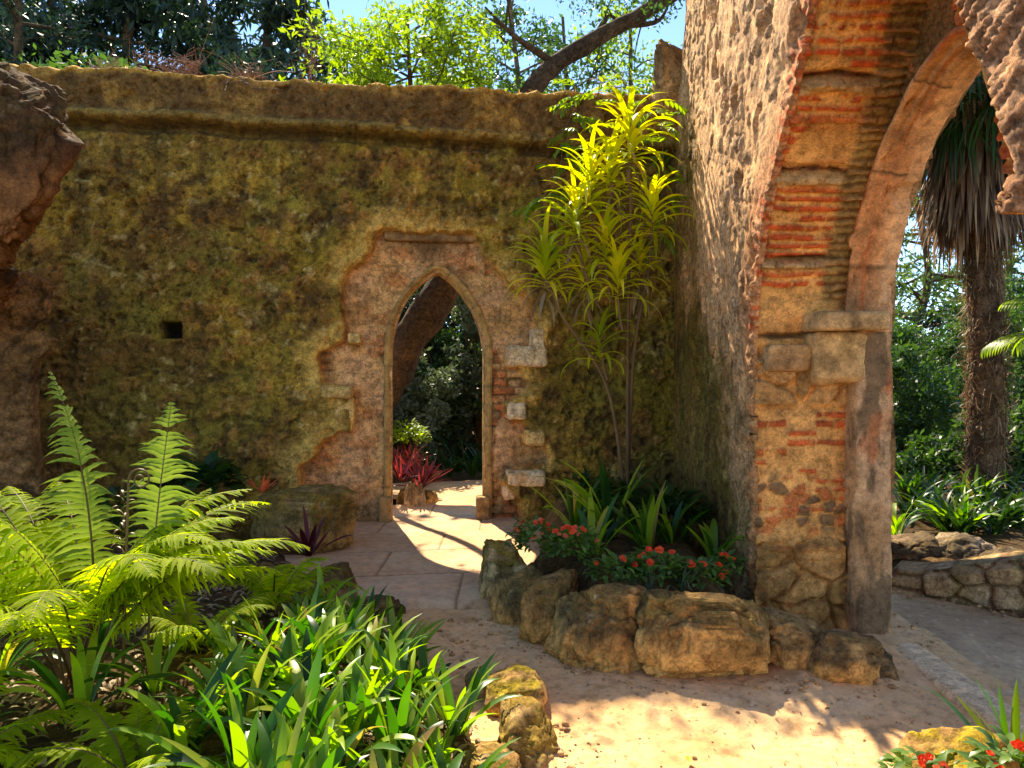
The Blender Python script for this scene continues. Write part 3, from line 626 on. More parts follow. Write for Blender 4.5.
# =================================================================== rocks
def ico(sub_):
    import bmesh
    bm = bmesh.new(); bmesh.ops.create_icosphere(bm, subdivisions=sub_, radius=1)
    V = np.array([v.co[:] for v in bm.verts]); Fc = np.array([[v.index for v in f.verts] for f in bm.faces]); bm.free(); return V, Fc
ICO = {k: ico(k) for k in (3, 4, 5, 6)}
def rock(name, c, size, seed, label=None, rot=0.0, cols=None, moss=0.5, power=0.55, rough=0.14, sub_=5, group=None, cat='rock', parent=None, tilt=0.0, wet=0.0, moss_c=(0.27, 0.19, 0.035)):
    V, Fc = ICO[sub_]; V = V.copy()
    V = np.sign(V)*np.abs(V)**power; V /= (np.abs(V).max())          # boxier than a ball
    nrm = V/np.linalg.norm(V, axis=1)[:, None]
    o_ = seed*3.7
    r = np.random.default_rng(seed)
    for _ in range(13):                                                # chop with a few planes
        n = r.normal(size=3); n /= np.linalg.norm(n); lim = r.uniform(0.70, 0.98)
        dd = V@n; V = V - np.outer(np.maximum(dd-lim, 0)*0.85, n)
    n1 = fbm(V[:, 0]*1.3+o_, V[:, 1]*1.3, V[:, 2]*1.3, 3, seed); n2 = fbm(V[:, 0]*4+o_, V[:, 1]*4, V[:, 2]*4, 5, seed+3, 0.6)
    ridge = 1-np.abs(fbm(V[:, 0]*2.2+o_, V[:, 1]*2.2, V[:, 2]*2.2, 3, seed+6))
    n3 = fbm(V[:, 0]*11+o_, V[:, 1]*11, V[:, 2]*14, 4, seed+5, 0.6)
    V = V*(1 + rough*n1*1.2 + rough*0.7*n2 + rough*0.22*n3 - 0.10*ss(0.88, 1.0, ridge))[:, None]
    W = V*np.array(size)/2
    ct, st = math.cos(tilt), math.sin(tilt); x, z = W[:, 0]*ct - W[:, 2]*st, W[:, 0]*st + W[:, 2]*ct; W[:, 0] = x; W[:, 2] = z
    cr, sr = math.cos(rot), math.sin(rot); x, y = W[:, 0]*cr - W[:, 1]*sr, W[:, 0]*sr + W[:, 1]*cr; W[:, 0] = x; W[:, 1] = y
    cols = cols or [(0.48, 0.30, 0.12), (0.30, 0.19, 0.09), (0.13, 0.09, 0.05)]
    a = fbm(W[:, 0]*4+o_, W[:, 1]*4, W[:, 2]*4, 4, seed+10); b = fbm(W[:, 0]*9+o_, W[:, 1]*9, W[:, 2]*9, 5, seed+11, 0.6)
    col = mixc(cols[0], cols[1], ss(-0.25, 0.3, a)); col = mixc(col, cols[2], 0.9*ss(-0.08, 0.2, b+0.25*ss(-0.2, 0.6, V[:, 2])))
    col = mixc(col, moss_c, moss*ss(0.2, 0.6, nrm[:, 2]+0.5*a)*ss(-0.2, 0.2, b+0.1))
    col = mixc(col, (0.6, 0.5, 0.38), 0.5*ss(0.3, 0.5, b)*ss(0.1, -0.2, a))
    col = mixc(col, np.array(cols[0])*np.array([1.35, 1.3, 1.2]), 0.9*ss(0.25, -0.1, V[:, 2]+0.4*a))       # sandy splash at the foot
    o = mesh_np(name, W, Fc, M_rock, parent, col=col)
    o.location = c
    if label: tag(o, label, cat, group)
    return o
# planter beside the great arch: x-range, top y, base y in the photo, depth
def rock_px(x0, x1, ytop, ybase, Y, seed, label, dep=0.35, group=None, **k):
    a = P(x0, ybase, Y); b = P(x1, ytop, Y); zt = P(x1, ytop, Y+dep*0.35)[2]; zb = (min(a[2], 0.0)-0.06) if a[2] < 1.5 else a[2]
    c = ((a[0]+b[0])/2, Y+dep*0.5, (zt+zb)/2-0.015)
    return rock('boulder', c, (abs(b[0]-a[0])*(1.16 if group == G1 else 1.05), dep, (zt-zb)*0.97), seed, label, group=group, **k)
G1 = 'boulders edging the flower bed by the arch'; G2 = 'boulders around the fern bed'
YC = [(0.46, 0.28, 0.11), (0.30, 0.185, 0.08), (0.13, 0.085, 0.045)]
rock_px(476, 532, 540, 620, 5.15, 301, 'yellow mossed boulder at the left end of the flower bed, beside the paving', 0.45, group=G1, cols=[(0.5, 0.38, 0.22), (0.34, 0.24, 0.12), (0.16, 0.12, 0.06)], moss=0.9)
rock_px(492, 546, 564, 655, 4.72, 302, 'narrow dark boulder second from the left in the flower bed edging', 0.4, group=G1, moss=0.3, power=0.5)
rock_px(520, 580, 570, 670, 4.4, 303, 'upright brown boulder third from the left in the flower bed edging', 0.4, group=G1, moss=0.3, power=0.45)
rock_px(560, 666, 581, 690, 3.98, 304, 'broad sloping boulder with white lichen left of the biggest block', 0.5, group=G1, cols=YC, moss=0.25, power=0.5, tilt=-0.12, sub_=6)
rock_px(652, 788, 590, 697, 3.82, 305, 'biggest squared boulder of the flower bed, sandy foot and lichen veins', 0.55, group=G1, cols=[(0.50, 0.32, 0.13), (0.38, 0.25, 0.10), (0.15, 0.10, 0.05)], moss=0.35, power=0.4, sub_=6, rough=0.1)
rock_px(772, 842, 612, 676, 3.98, 306, 'squared sandy block between the biggest boulder and the brick pier', 0.4, group=G1, cols=[(0.50, 0.32, 0.14), (0.40, 0.26, 0.11), (0.22, 0.15, 0.07)], moss=0.1, power=0.38)
rock_px(826, 886, 626, 696, 3.80, 307, 'rough brown foot stone under the brick pier', 0.4, group=G1, moss=0.1, power=0.6)
rock_px(866, 908, 648, 694, 3.88, 308, 'dark rounded stone at the foot of the pale shaft', 0.35, group=G1, moss=0.05, power=0.7, cols=[(0.25, 0.17, 0.09), (0.16, 0.11, 0.06), (0.08, 0.06, 0.04)])
rock_px(484, 546, 671, 722, 3.45, 311, 'rounded boulder covered in yellow moss at the path edge of the fern bed', 0.34, group=G2, moss=1.0, power=0.8, rough=0.1, moss_c=(0.36, 0.29, 0.03))
rock_px(498, 562, 712, 800, 3.05, 312, 'cracked boulder with ochre lichen in the foreground beside the sand path', 0.4, group=G2, moss=0.9, power=0.6, rough=0.2, cols=[(0.42, 0.32, 0.17), (0.3, 0.2, 0.09), (0.14, 0.1, 0.05)])
rock_px(455, 522, 762, 830, 2.75, 313, 'flat stone at the bottom edge of the photo below the strap leaves', 0.4, group=G2, moss=0.7, power=0.6)
rock_px(463, 492, 668, 690, 3.7, 314, 'small pale stone half hidden by leaf tips behind the mossy boulder', 0.2, group=G2, moss=0.1, power=0.8, cols=[(0.5, 0.38, 0.28), (0.4, 0.3, 0.2), (0.25, 0.18, 0.1)])
rock_px(250, 345, 488, 568, 6.3, 315, 'large dark mossy boulder with a sunlit right edge left of the doorway', 0.7, group=G2, moss=0.6, power=0.5, cols=[(0.30, 0.21, 0.09), (0.18, 0.14, 0.06), (0.09, 0.07, 0.03)])
rock_px(302, 356, 562, 614, 5.3, 316, 'rounded dark boulder at the corner of the fern bed beside the paving', 0.45, group=G2, moss=0.3, power=0.8, cols=[(0.22, 0.15, 0.08), (0.14, 0.1, 0.05), (0.07, 0.05, 0.03)])
rock_px(225, 275, 560, 606, 5.2, 317, 'small round dark stone under the drooping fern tips', 0.35, group=G2, moss=0.3, power=0.8, cols=[(0.2, 0.15, 0.08), (0.14, 0.1, 0.05), (0.07, 0.05, 0.03)])
rock_px(265, 300, 570, 610, 5.1, 318, 'narrow dark stone between two round stones under the fern', 0.3, group=G2, moss=0.3, power=0.7, cols=[(0.2, 0.15, 0.08), (0.14, 0.1, 0.05), (0.07, 0.05, 0.03)])
rock_px(345, 400, 596, 640, 4.9, 319, 'low stone at the bed corner where the paving ends', 0.3, group=G2, moss=0.2, power=0.7, cols=[(0.2, 0.15, 0.08), (0.14, 0.1, 0.05), (0.07, 0.05, 0.03)])
rock('boulder', (1.63, 2.72, 0.12), (0.46, 0.4, 0.36), 321, 'yellow mossed stone among red flowers in the bottom right corner', moss=1.0, moss_c=(0.40, 0.30, 0.03), power=0.7)
# rocks by the door and beyond
rock_px(392, 412, 488, 522, 8.9, 331, 'dark stone at the left of the bromeliad bed beyond the doorway', 0.4, group='stones beyond the doorway')
rock_px(403, 424, 478, 517, 8.75, 332, 'pale upright stone in the bromeliad bed beyond the doorway', 0.3, group='stones beyond the doorway', cols=[(0.5, 0.40, 0.28), (0.4, 0.3, 0.2), (0.2, 0.15, 0.1)], moss=0.0, power=0.8)
rock_px(420, 436, 486, 512, 9.2, 333, 'brown stone at the right end of the bromeliad bed beyond the doorway', 0.4, group='stones beyond the doorway')
# corner stub on top of the back wall and left ruin
rock_px(656, 704, 40, 116, 7.75, 341, 'big brown block perched on the wall top at the inner corner', 0.6, power=0.5, moss=0.1, cols=[(0.34, 0.22, 0.13), (0.24, 0.15, 0.08), (0.14, 0.09, 0.05)])
bpy.data.objects['boulder.%03d' % 0] if False else None

# LEFT RUIN
ruin = thing('broken_wall', 'dark overhanging lump of broken wall at the left edge above the fern', 'wall ruin', (-4, 5.5, 0))
def lr_pos(yp):
    def f(u, v, h): return np.stack([u, yp - h, v], -1)
    return f
yA = 5.2
yB = 6.0
LW = [P(x, y, yB+0.2)[[0, 2]] for x, y in [(-260, 240), (-60, 262), (0, 282), (30, 272), (52, 282), (50, 300), (48, 318), (34, 330), (56, 338), (50, 352), (42, 366), (38, 390), (40, 440), (48, 520), (55, 600), (-260, 600)]]
def ruin_hf(poly, c1, c2, c3, seed, amp=0.16, curve=0.22):
    def f(u, v):
        d = -sdf(poly, u, v)
        h = -curve*ss(0.3, 0.0, d)**1.0 + amp*fbm(u*1.8, v*1.8, None, 4, seed) + 0.07*fbm(u*6, v*6, None, 5, seed+1, 0.6)
        d1, d2, cid = voro(u*5, v*5, seed); h = h + 0.04*ss(0, 0.3, d2-d1)
        b = fbm(u*3, v*3, None, 4, seed+2); c = fbm(u*9, v*9, None, 4, seed+3)
        col = mixc(c1, c2, ss(-0.3, 0.3, b)); col = mixc(col, c3, 0.8*ss(0.0, 0.35, c+0.5*fbm(u*1.5, v*1.0, None, 3, seed+5)))
        return h, col
    return f
def ragged(poly, seed):
    poly = np.array(poly)
    return lambda u, v: -sdf(poly, u+0.03*fbm(u*7, v*7, None, 3, seed), v+0.03*fbm(u*7+4, v*7, None, 3, seed))
RC = [(0.15, 0.07, 0.03), (0.09, 0.045, 0.02), (0.04, 0.024, 0.014)]
def lump(name, c, size, seed, **k):
    o = rock(name, c, size, seed, cols=RC, moss=0.15, sub_=6, **k); o.parent = ruin; loc_fix(o, ruin)
lump('overhang', (-3.88, 5.3, 3.03), (1.72, 0.9, 1.66), 404, power=0.42, rough=0.22, tilt=0.0)
lump('overhang_underside', (-4.35, 5.5, 2.2), (1.4, 0.8, 0.6), 409, power=0.7, rough=0.12)
sub(ruin, relief, 'lower_wall', lr_pos(yB), (-6.2, -3.4), (-0.2, 2.75), 0.014, ruin_hf(np.array(LW), (0.26, 0.17, 0.09), (0.16, 0.105, 0.05), (0.06, 0.042, 0.025), 410, 0.08, 0.12), M_wall2, hole=ragged(LW, 411), rim=0.22)

# =================================================================== GROUND
def sheet(name, x0, x1, y0, y1, step, zf, colf, mat, mask=None):
    nx = int((x1-x0)/step)+1; ny = int((y1-y0)/step)+1
    X, Y = np.meshgrid(np.linspace(x0, x1, nx), np.linspace(y0, y1, ny), indexing='ij'); x = X.ravel().copy(); y = Y.ravel().copy()
    idx = np.arange(nx*ny).reshape(nx, ny); q = np.stack([idx[:-1, :-1], idx[1:, :-1], idx[1:, 1:], idx[:-1, 1:]], -1).reshape(-1, 4)
    if mask is not None:
        d = mask(x, y); e = 1e-3; near = np.abs(d) < step*0.6
        gx = (mask(x[near]+e, y[near])-d[near])/e; gy = (mask(x[near], y[near]+e)-d[near])/e; g = np.hypot(gx, gy)+1e-6
        x[near] -= gx/g*d[near]; y[near] -= gy/g*d[near]
        q = q[mask(x[q].mean(1), y[q].mean(1)) > 0]
    return struct(mesh_np(name, np.stack([x, y, zf(x, y)], -1), q, mat, None, col=colf(x, y)))
def soilc(x, y): return mixc((0.10, 0.065, 0.03), (0.20, 0.13, 0.06), ss(-0.3, 0.3, fbm(x*1.1, y*1.1, None, 4, 1)))
sheet('ground', -90, 90, -30, 200, 2.0, lambda x, y: np.full(len(x), -0.12), soilc, M_soil)
def sandc(x, y):
    a = fbm(x*1.6, y*1.6, None, 4, 500); b = fbm(x*9, y*9, None, 4, 501)
    c = mixc((0.66, 0.44, 0.26), (0.58, 0.365, 0.20), ss(-0.4, 0.4, a)); c = mixc(c, (0.62, 0.44, 0.30), 0.5*ss(0.1, 0.5, b))
    c = mixc(c, (0.40, 0.23, 0.11), 0.6*ss(0.1, 0.45, fbm(x*3, y*3, None, 5, 502))); c = mixc(c, (0.34, 0.20, 0.10), 0.5*ss(0.2, 0.45, fbm(x*18, y*18, None, 4, 505)))
    sp = voro(x*16, y*16, 503); c = mixc(c, (0.2, 0.11, 0.06), 0.7*((sp[0] < 0.10) & (sp[2] > 0.72)))
    return c
def sandz(x, y):
    z = 0.02*fbm(x*1.5, y*1.5, None, 3, 510) + 0.009*fbm(x*8, y*8, None, 4, 511, 0.6)
    sp = voro(x*9, y*9, 512); z = z + 0.010*((sp[2] > 0.82))*ss(0.22, 0.05, sp[0]); z = z - 0.008*ss(0.25, 0.5, fbm(x*5, y*5, None, 3, 513))
    ed = ss(0.5, 0.0, np.abs(np.hypot((x-0.9)*0.9, y-5.0)-1.25))*0.04
    return z + ed*(y < 4.7)*(x > 0.1)
sheet('path', -2.2, 2.55, 1.4, 6.4, 0.014, sandz, sandc, M_sand)
# paving in front of and through the doorway
PV = [(-2.1, 5.7), (-1.3, 5.55), (-1.05, 5.35), (-0.7, 5.16), (-0.3, 5.1), (0.05, 5.3), (0.3, 5.55), (0.75, 6.1), (0.8, 7.95), (0.55, 8.9), (-2.2, 8.9)]
PV = np.array(PV)
def pav(x, y):
    sx, sy = 0.98, 0.78; yy = y - 0.144*x; r = np.floor((yy+0.3)/sy); fy = (yy+0.3)/sy-r; xx = x + 0.45*(r % 2) + 0.13*r; c = np.floor(xx/sx); fx = xx/sx-c
    j = np.minimum(np.minimum(fy, 1-fy)*sy, np.minimum(fx, 1-fx)*sx) + 0.004*fbm(x*14, y*14, None, 3, 520)
    return ss(0.004, 0.014, j), _h(r, c, r*0, 521)
def pavz(x, y):
    m, i = pav(x, y); d = -sdf(PV, x, y)
    return 0.05 + 0.006*(i-0.5) - 0.008*(1-m) + 0.004*fbm(x*5, y*5, None, 4, 522) - 0.06*ss(0.04, 0.0, d)
def pavc(x, y):
    m, i = pav(x, y); a = fbm(x*3, y*3, None, 4, 523)
    c = mixc((0.58, 0.42, 0.30), (0.50, 0.33, 0.22), ss(-0.3, 0.3, a + (i-0.5)*0.8)); c = mixc(c, (0.62, 0.40, 0.24), 0.5*ss(0.1, 0.4, fbm(x*6, y*6, None, 4, 524)))
    return mixc((0.26, 0.17, 0.10), c, m)
sheet('paving', -2.3, 1.0, 4.9, 8.95, 0.014, pavz, pavc, M_sand, mask=lambda x, y: -sdf(PV, x+0.02*fbm(x*3, y*3, None, 2, 5), y+0.02*fbm(x*4, y*4, None, 3, 6)))
def roadc(x, y): return mixc((0.54, 0.38, 0.25), (0.44, 0.30, 0.19), ss(-0.4, 0.4, fbm(x*2, y*2, None, 5, 530)))
RD = np.array([(-1.0, 8.6), (0.6, 8.8), (1.2, 9.8), (1.9, 11.0), (3.2, 12.4), (2.2, 13.0), (0.6, 12.2), (-0.3, 11.3), (-1.3, 11.0), (-3.0, 10.8), (-3.0, 10.0), (-1.6, 9.7), (-1.1, 9.2)])
sheet('garden_path', -3.2, 3.4, 8.4, 13.2, 0.03, lambda x, y: -0.0+0.01*fbm(x*3, y*3, None, 4, 3), roadc, M_sand, mask=lambda x, y: -sdf(RD, x+0.05*fbm(x*3, y*3, None, 2, 5), y+0.05*fbm(x*4, y*4, None, 3, 6)))
RW = np.array([(2.34, 1.3), (2.30, 4.5), (2.40, 5.0), (2.45, 8.0), (2.6, 8.0), (2.78, 5.75), (3.35, 4.95), (4.5, 4.2), (6, 3.6), (6, 1.3)])
def outc(x, y):
    c = mixc((0.48, 0.34, 0.22), (0.38, 0.26, 0.17), ss(-0.4, 0.4, fbm(x*2, y*2, None, 5, 540))); sp = voro(x*14, y*14, 545)
    c = mixc(c, (0.60, 0.48, 0.38), 0.6*((sp[2] > 0.7) & (sp[0] < 0.2))); return mixc(c, (0.2, 0.14, 0.1), 0.6*((sp[2] < 0.12) & (sp[0] < 0.2)))
sheet('outer_path', 2.3, 6.2, 1.3, 8.1, 0.02, lambda x, y: -0.015+0.014*fbm(x*3, y*3, None, 5, 541, 0.6), outc, M_sand, mask=lambda x, y: -sdf(RW, x, y))
# pale stone sill under the great arch
sill = block('stone_sill', 2.14, 2.36, -0.12, 0.035, 1.4, 4.42, lambda u, v, h: np.stack([u, h, v], -1), M_carved, [(0.66, 0.50, 0.36), (0.58, 0.44, 0.31), (0.46, 0.34, 0.23)], 0.006, 555, 0.025)
struct(sill)
# fern bed soil
BED = np.array([(-4.6, 7.2), (-1.75, 6.8), (-1.2, 5.9), (-1.1, 5.3), (-0.85, 5.0), (-0.55, 4.6), (-0.30, 4.2), (-0.1, 3.75), (0.08, 3.45), (0.12, 3.0), (0.0, 2.5), (-0.2, 1.2), (-4.6, 1.2)])
def bedz(x, y):
    d = -sdf(BED, x, y); return -0.05 + 0.30*ss(0.0, 0.9, d) + 0.03*fbm(x*3, y*3, None, 4, 560) + 0.02*fbm(x*11, y*11, None, 4, 561, 0.6)
sheet('planting_bed', -4.7, 0.2, 1.2, 7.3, 0.03, bedz, soilc, M_soil, mask=lambda x, y: -sdf(BED, x, y))
BED2 = np.array([(-0.1, 5.35), (0.05, 4.9), (0.3, 4.4), (0.7, 4.1), (1.35, 4.1), (1.52, 4.7), (1.72, 7.9), (0.2, 7.8), (0.1, 6.0)])
def bed2z(x, y): return -0.05 + 0.42*ss(0.0, 0.35, -sdf(BED2, x, y)) + 0.03*fbm(x*5, y*5, None, 4, 563)
sheet('flower_bed', -0.2, 1.8, 4.0, 8.0, 0.025, bed2z, soilc, M_soil, mask=lambda x, y: -sdf(BED2, x, y))

# low stone wall beyond the arch
def lowwall():
    a = np.array([2.86, 5.62]); b = np.array([4.6, 4.25]); L = np.linalg.norm(b-a); e = (b-a)/L; n = np.array([e[1], -e[0]])
    if n[1] > 0: n = -n
    root = thing('low_wall', 'low rubble stone wall edging the path beyond the great arch', 'wall', (a[0], a[1], 0))
    def pos(u, v, h): return np.stack([a[0]+e[0]*u+n[0]*h, a[1]+e[1]*u+n[1]*h, v], -1)
    def top(u): return 0.13 + 0.20*ss(0, 0.9, u)+0.02*fbm(u*3, u*0, None, 2, 2)
    def hf(u, v):
        d1, d2, c = voro(u*5.2+0.3*fbm(u*5, v*5, None, 2, 3), v*7.5, 600); m = ss(0.02, 0.2, d2-d1)
        h = 0.07*m*(0.4+0.6*c) + 0.02*fbm(u*12, v*12, None, 4, 4) - 0.08*ss(0.05, 0, top(u)-v)
        col = mixc((0.2, 0.13, 0.08), mixc((0.46, 0.35, 0.24), (0.34, 0.23, 0.14), c), m); col = mixc(col, (0.25, 0.20, 0.08), 0.5*ss(0.1, 0.4, fbm(u*5, v*5, None, 3, 5)))
        return h, col
    sub(root, relief, 'stone_face', pos, (-0.05, L), (-0.12, 0.42), 0.0125, hf, M_rock, hole=lambda u, v: top(u)-v, rim=0.35)
lowwall()
OB = np.array([(2.9, 5.85), (3.4, 5.2), (4.9, 4.4), (14, 2.5), (14, 16), (2.6, 16), (2.6, 8)])
sheet('outer_bed', 2.6, 14, 2.5, 16, 0.08, lambda x, y: -0.05+0.2*ss(0, 0.5, -sdf(OB, x, y))+0.05*fbm(x*2, y*2, None, 3, 7), soilc, M_soil, mask=lambda x, y: -sdf(OB, x, y))
G3 = 'stones in the bed beyond the great arch'
rock_px(905, 962, 533, 580, 6.0, 351, 'dark flat boulder behind the low wall at the left', 0.6, group=G3, power=0.6, moss=0.1, cols=[(0.30, 0.22, 0.16), (0.18, 0.13, 0.1), (0.09, 0.07, 0.05)])
rock_px(955, 1012, 533, 580, 5.8, 352, 'grey boulder with a sunlit top behind the low wall', 0.6, group=G3, power=0.6, moss=0.1, cols=[(0.40, 0.32, 0.26), (0.25, 0.2, 0.15), (0.12, 0.1, 0.08)])
rock_px(1004, 1060, 543, 585, 5.45, 353, 'sloping stone at the right edge of the photo behind the low wall', 0.5, group=G3, power=0.6, moss=0.1, cols=[(0.40, 0.28, 0.18), (0.25, 0.18, 0.12), (0.12, 0.1, 0.08)])

# =================================================================== PLANTS
def ribbon(base, az_, length, width, up, droop, nseg=9, fold=0.25, taper=1.0, rnd=0.5, twist=0.0, basew=0.55, curl=0.0, off=0):
    """one blade; returns V, F, rnd. up: starting elevation (rad), droop: total bend (rad)"""
    t = np.linspace(0, 1, nseg+1); ang = up - droop*t**1.5
    dx = np.cos(ang); dz = np.sin(ang); st = length/nseg
    r = np.concatenate([[0], np.cumsum((dx[:-1]+dx[1:])/2)])*st; z = np.concatenate([[0], np.cumsum((dz[:-1]+dz[1:])/2)])*st
    a = az_ + curl*t
    cx, cy = np.cos(a), np.sin(a)
    x = base[0]+np.concatenate([[0], np.cumsum(np.diff(r)*cx[1:])]); y = base[1]+np.concatenate([[0], np.cumsum(np.diff(r)*cy[1:])]); zz_ = base[2]+z
    w = width*0.5*np.minimum(1, basew+(1-basew)*t*4)*np.clip(1-((t-0.35)/0.65).clip(0)**(2.4*taper), 0, 1); w[-1] = width*0.02
    sx, sy = -np.sin(a), np.cos(a); tw = twist*t
    nx, ny, nz = -dz*cx, -dz*cy, dx                      # blade normal
    wx = sx*np.cos(tw)+nx*np.sin(tw); wy = sy*np.cos(tw)+ny*np.sin(tw); wz = nz*np.sin(tw)
    f = fold*w
    Lp = np.stack([x-wx*w+nx*f, y-wy*w+ny*f, zz_-wz*w+nz*f], -1); C_ = np.stack([x, y, zz_], -1); Rp = np.stack([x+wx*w+nx*f, y+wy*w+ny*f, zz_+wz*w+nz*f], -1)
    V = np.stack([Lp, C_, Rp], 1).reshape(-1, 3)
    k = np.arange(nseg)*3
    q = np.concatenate([np.stack([k, k+1, k+4, k+3], -1), np.stack([k+1, k+2, k+5, k+4], -1)])+off
    return V, q, np.full(len(V), rnd)
class Acc:
    def __init__(s): s.V = []; s.F = []; s.R = []; s.n = 0
    def rib(s, *a, **k):
        V, q, r = ribbon(*a, off=s.n, **k); s.V.append(V); s.F.append(q); s.R.append(r); s.n += len(V); return V
    def add(s, V, q, r): s.V.append(np.asarray(V)); s.F.append(np.asarray(q)+s.n); s.R.append(np.full(len(V), r) if np.isscalar(r) else r); s.n += len(V)
    def build(s, name, mat, parent=None, loc=None):
        q4 = [f for f in s.F if f.shape[1] == 4]; q3 = [f for f in s.F if f.shape[1] == 3]
        Fq = ([np.vstack(q4)] if q4 else []) + ([np.vstack(q3)] if q3 else [])
        o = mesh_np(name, np.vstack(s.V), Fq, mat, parent, rnd=np.concatenate(s.R))
        if loc is not None: o.location = loc
        return o
def tube(pts, rad, ns=7, bumpy=0.0, seed=0):
    pts = np.asarray(pts, float); n = len(pts); rad = np.broadcast_to(rad, (n,)) if np.ndim(rad) else np.full(n, rad)
    t = np.gradient(pts, axis=0); t /= np.linalg.norm(t, axis=1)[:, None]+1e-9
    ref = np.array([0.3, 1, 0.1]) if abs(t[n//2][1]) < 0.9 else np.array([1, 0, 0.2])
    a = np.cross(t, ref); a /= np.linalg.norm(a, axis=1)[:, None]+1e-9; b = np.cross(t, a)
    th = np.linspace(0, 2*np.pi, ns, endpoint=False)
    V = pts[:, None]+rad[:, None, None]*(a[:, None]*np.cos(th)[None, :, None]+b[:, None]*np.sin(th)[None, :, None])
    if bumpy: 
        k = 1+bumpy*fbm(V[..., 0]*3, V[..., 1]*3, V[..., 2]*3, 4, seed); V = pts[:, None]+(V-pts[:, None])*k[..., None]
    idx = np.arange(n*ns).reshape(n, ns); nx = np.roll(idx, -1, 1)
    q = np.stack([idx[:-1], nx[:-1], nx[1:], idx[1:]], -1).reshape(-1, 4)
    return V.reshape(-1, 3), q

# ---- ferns
def frond(name, base, az_, length, up, droop, parent, seed, pin=0.17, npin=38, bare=0.22, side_curl=0.0, mat=None):
    r = np.random.default_rng(seed); t = np.linspace(0, 1, 60); ang = up - droop*t**1.6; a = az_+side_curl*t
    d = np.stack([np.cos(ang)*np.cos(a), np.cos(ang)*np.sin(a), np.sin(ang)], -1)*length/59
    p = np.array(base)+np.concatenate([[np.zeros(3)], np.cumsum(d[:-1], 0)])
    V, q = tube(p, np.linspace(0.007, 0.0012, 60), 5)
    st = mesh_np('stalk', V, q, M_fernstem, None, rnd=np.full(len(V), r.random()))
    A = Acc()
    for i in range(npin):
        f = bare+(1-bare)*(i+0.5)/npin; k = int(f*59); tan = d[min(k, 58)]/np.linalg.norm(d[min(k, 58)])
        sd = np.cross(tan, [0, 0, 1]); sd /= np.linalg.norm(sd)+1e-9
        if np.linalg.norm(np.cross(tan, [0, 0, 1])) < 0.2: sd = np.array([-math.sin(az_), math.cos(az_), 0])
        nn = np.cross(sd, tan)
        g = (f-bare)/(1-bare); L = pin*min(1, 0.55+1.6*g)*(1-g**2.6)+0.02
        for s_ in (-1, 1):
            fw = 0.30+0.3*g+r.uniform(-.12, .12); dirv = sd*s_*math.cos(fw)+tan*math.sin(fw)+nn*r.uniform(-0.05, 0.12); dirv /= np.linalg.norm(dirv)
            l = L*r.uniform(0.75, 1.1); w = 0.0090+0.0045*(L/pin); ns = 6
            tt = np.linspace(0, 1, ns+1); cen = p[k]+np.outer(tt*l, dirv)+np.outer(tt**2*l*0.18, tan)-np.outer(tt**2*l*(r.uniform(0.1, 0.55)+0.35*max(0, tan[2])), [0, 0, 1])
            wd = np.cross(dirv, nn); ww_ = w*(1-tt**1.8)*np.minimum(1, 0.75+tt)
            wig = 1+0.22*((np.arange(ns+1) % 2)*2-1); wig[0] = 1
            fold = nn*0.22
            Lv = cen+np.outer(ww_*wig, wd)+np.outer(ww_, fold); Rv = cen-np.outer(ww_*wig, wd)+np.outer(ww_, fold)
            Vv_ = np.stack([Lv, cen, Rv], 1).reshape(-1, 3); kk_ = np.arange(ns)*3
            A.add(Vv_, np.concatenate([np.stack([kk_, kk_+1, kk_+4, kk_+3], -1), np.stack([kk_+1, kk_+2, kk_+5, kk_+4], -1)]), r.random())
    o = A.build(name, mat or M_fern, parent); st.parent = o
    return o
def az_px(dx, dy): return math.atan2(dy, dx)
fern = thing('fern', 'large bright backlit fern with arching fronds at the left', 'fern', (-1.85, 3.25, 0.12))
B0 = lambda i: (0.06*math.cos(i*2.4), 0.06*math.sin(i*2.4), 0.12)
FR = [  # azimuth deg (0 = right, 90 = away), length, start elevation, droop, sideways curl
    (160, 1.40, 92, 26, 0.5), (70, 1.28, 88, 24, 0.5), (15, 1.22, 76, 92, 0.1), (-8, 1.2, 71, 95, 0.15), (35, 1.35, 72, 80, -0.2), (5, 1.35, 62, 92, 0.2),
    (-35, 1.3, 66, 95, 0.2), (160, 1.25, 78, 70, 0), (190, 1.3, 74, 85, 0), (215, 1.25, 66, 90, 0), (-70, 1.1, 70, 95, 0.0), (55, 1.3, 66, 88, 0.1),
    (250, 1.1, 68, 90, 0.2), (130, 1.2, 72, 70, 0), (-18, 1.25, 76, 100, 0), (25, 1.2, 56, 80, 0.2), (45, 1.0, 80, 60, 0), (175, 1.35, 66, 70, 0),
    (0, 1.1, 80, 110, 0.3), (-50, 1.2, 74, 100, 0.1), (8, 1.2, 52, 70, -0.1), (205, 1.3, 80, 75, 0.1), (140, 1.2, 66, 60, 0), (-90, 0.9, 70, 90, 0.3)]
for i, (a, L, u, dr, sc) in enumerate(FR):
    if i > 1 and -45 < a < 40: L *= 0.90; u += 4
    frond('frond', B0(i) if i != 1 else (0.24, 0.1, 0.1), R(a), L, R(u), R(dr), fern, 700+i, pin=0.25 if i < 2 else 0.21 if L > 1.1 else 0.16, npin=38, bare=0.30, side_curl=sc, mat=M_fernp if i < 2 else None)
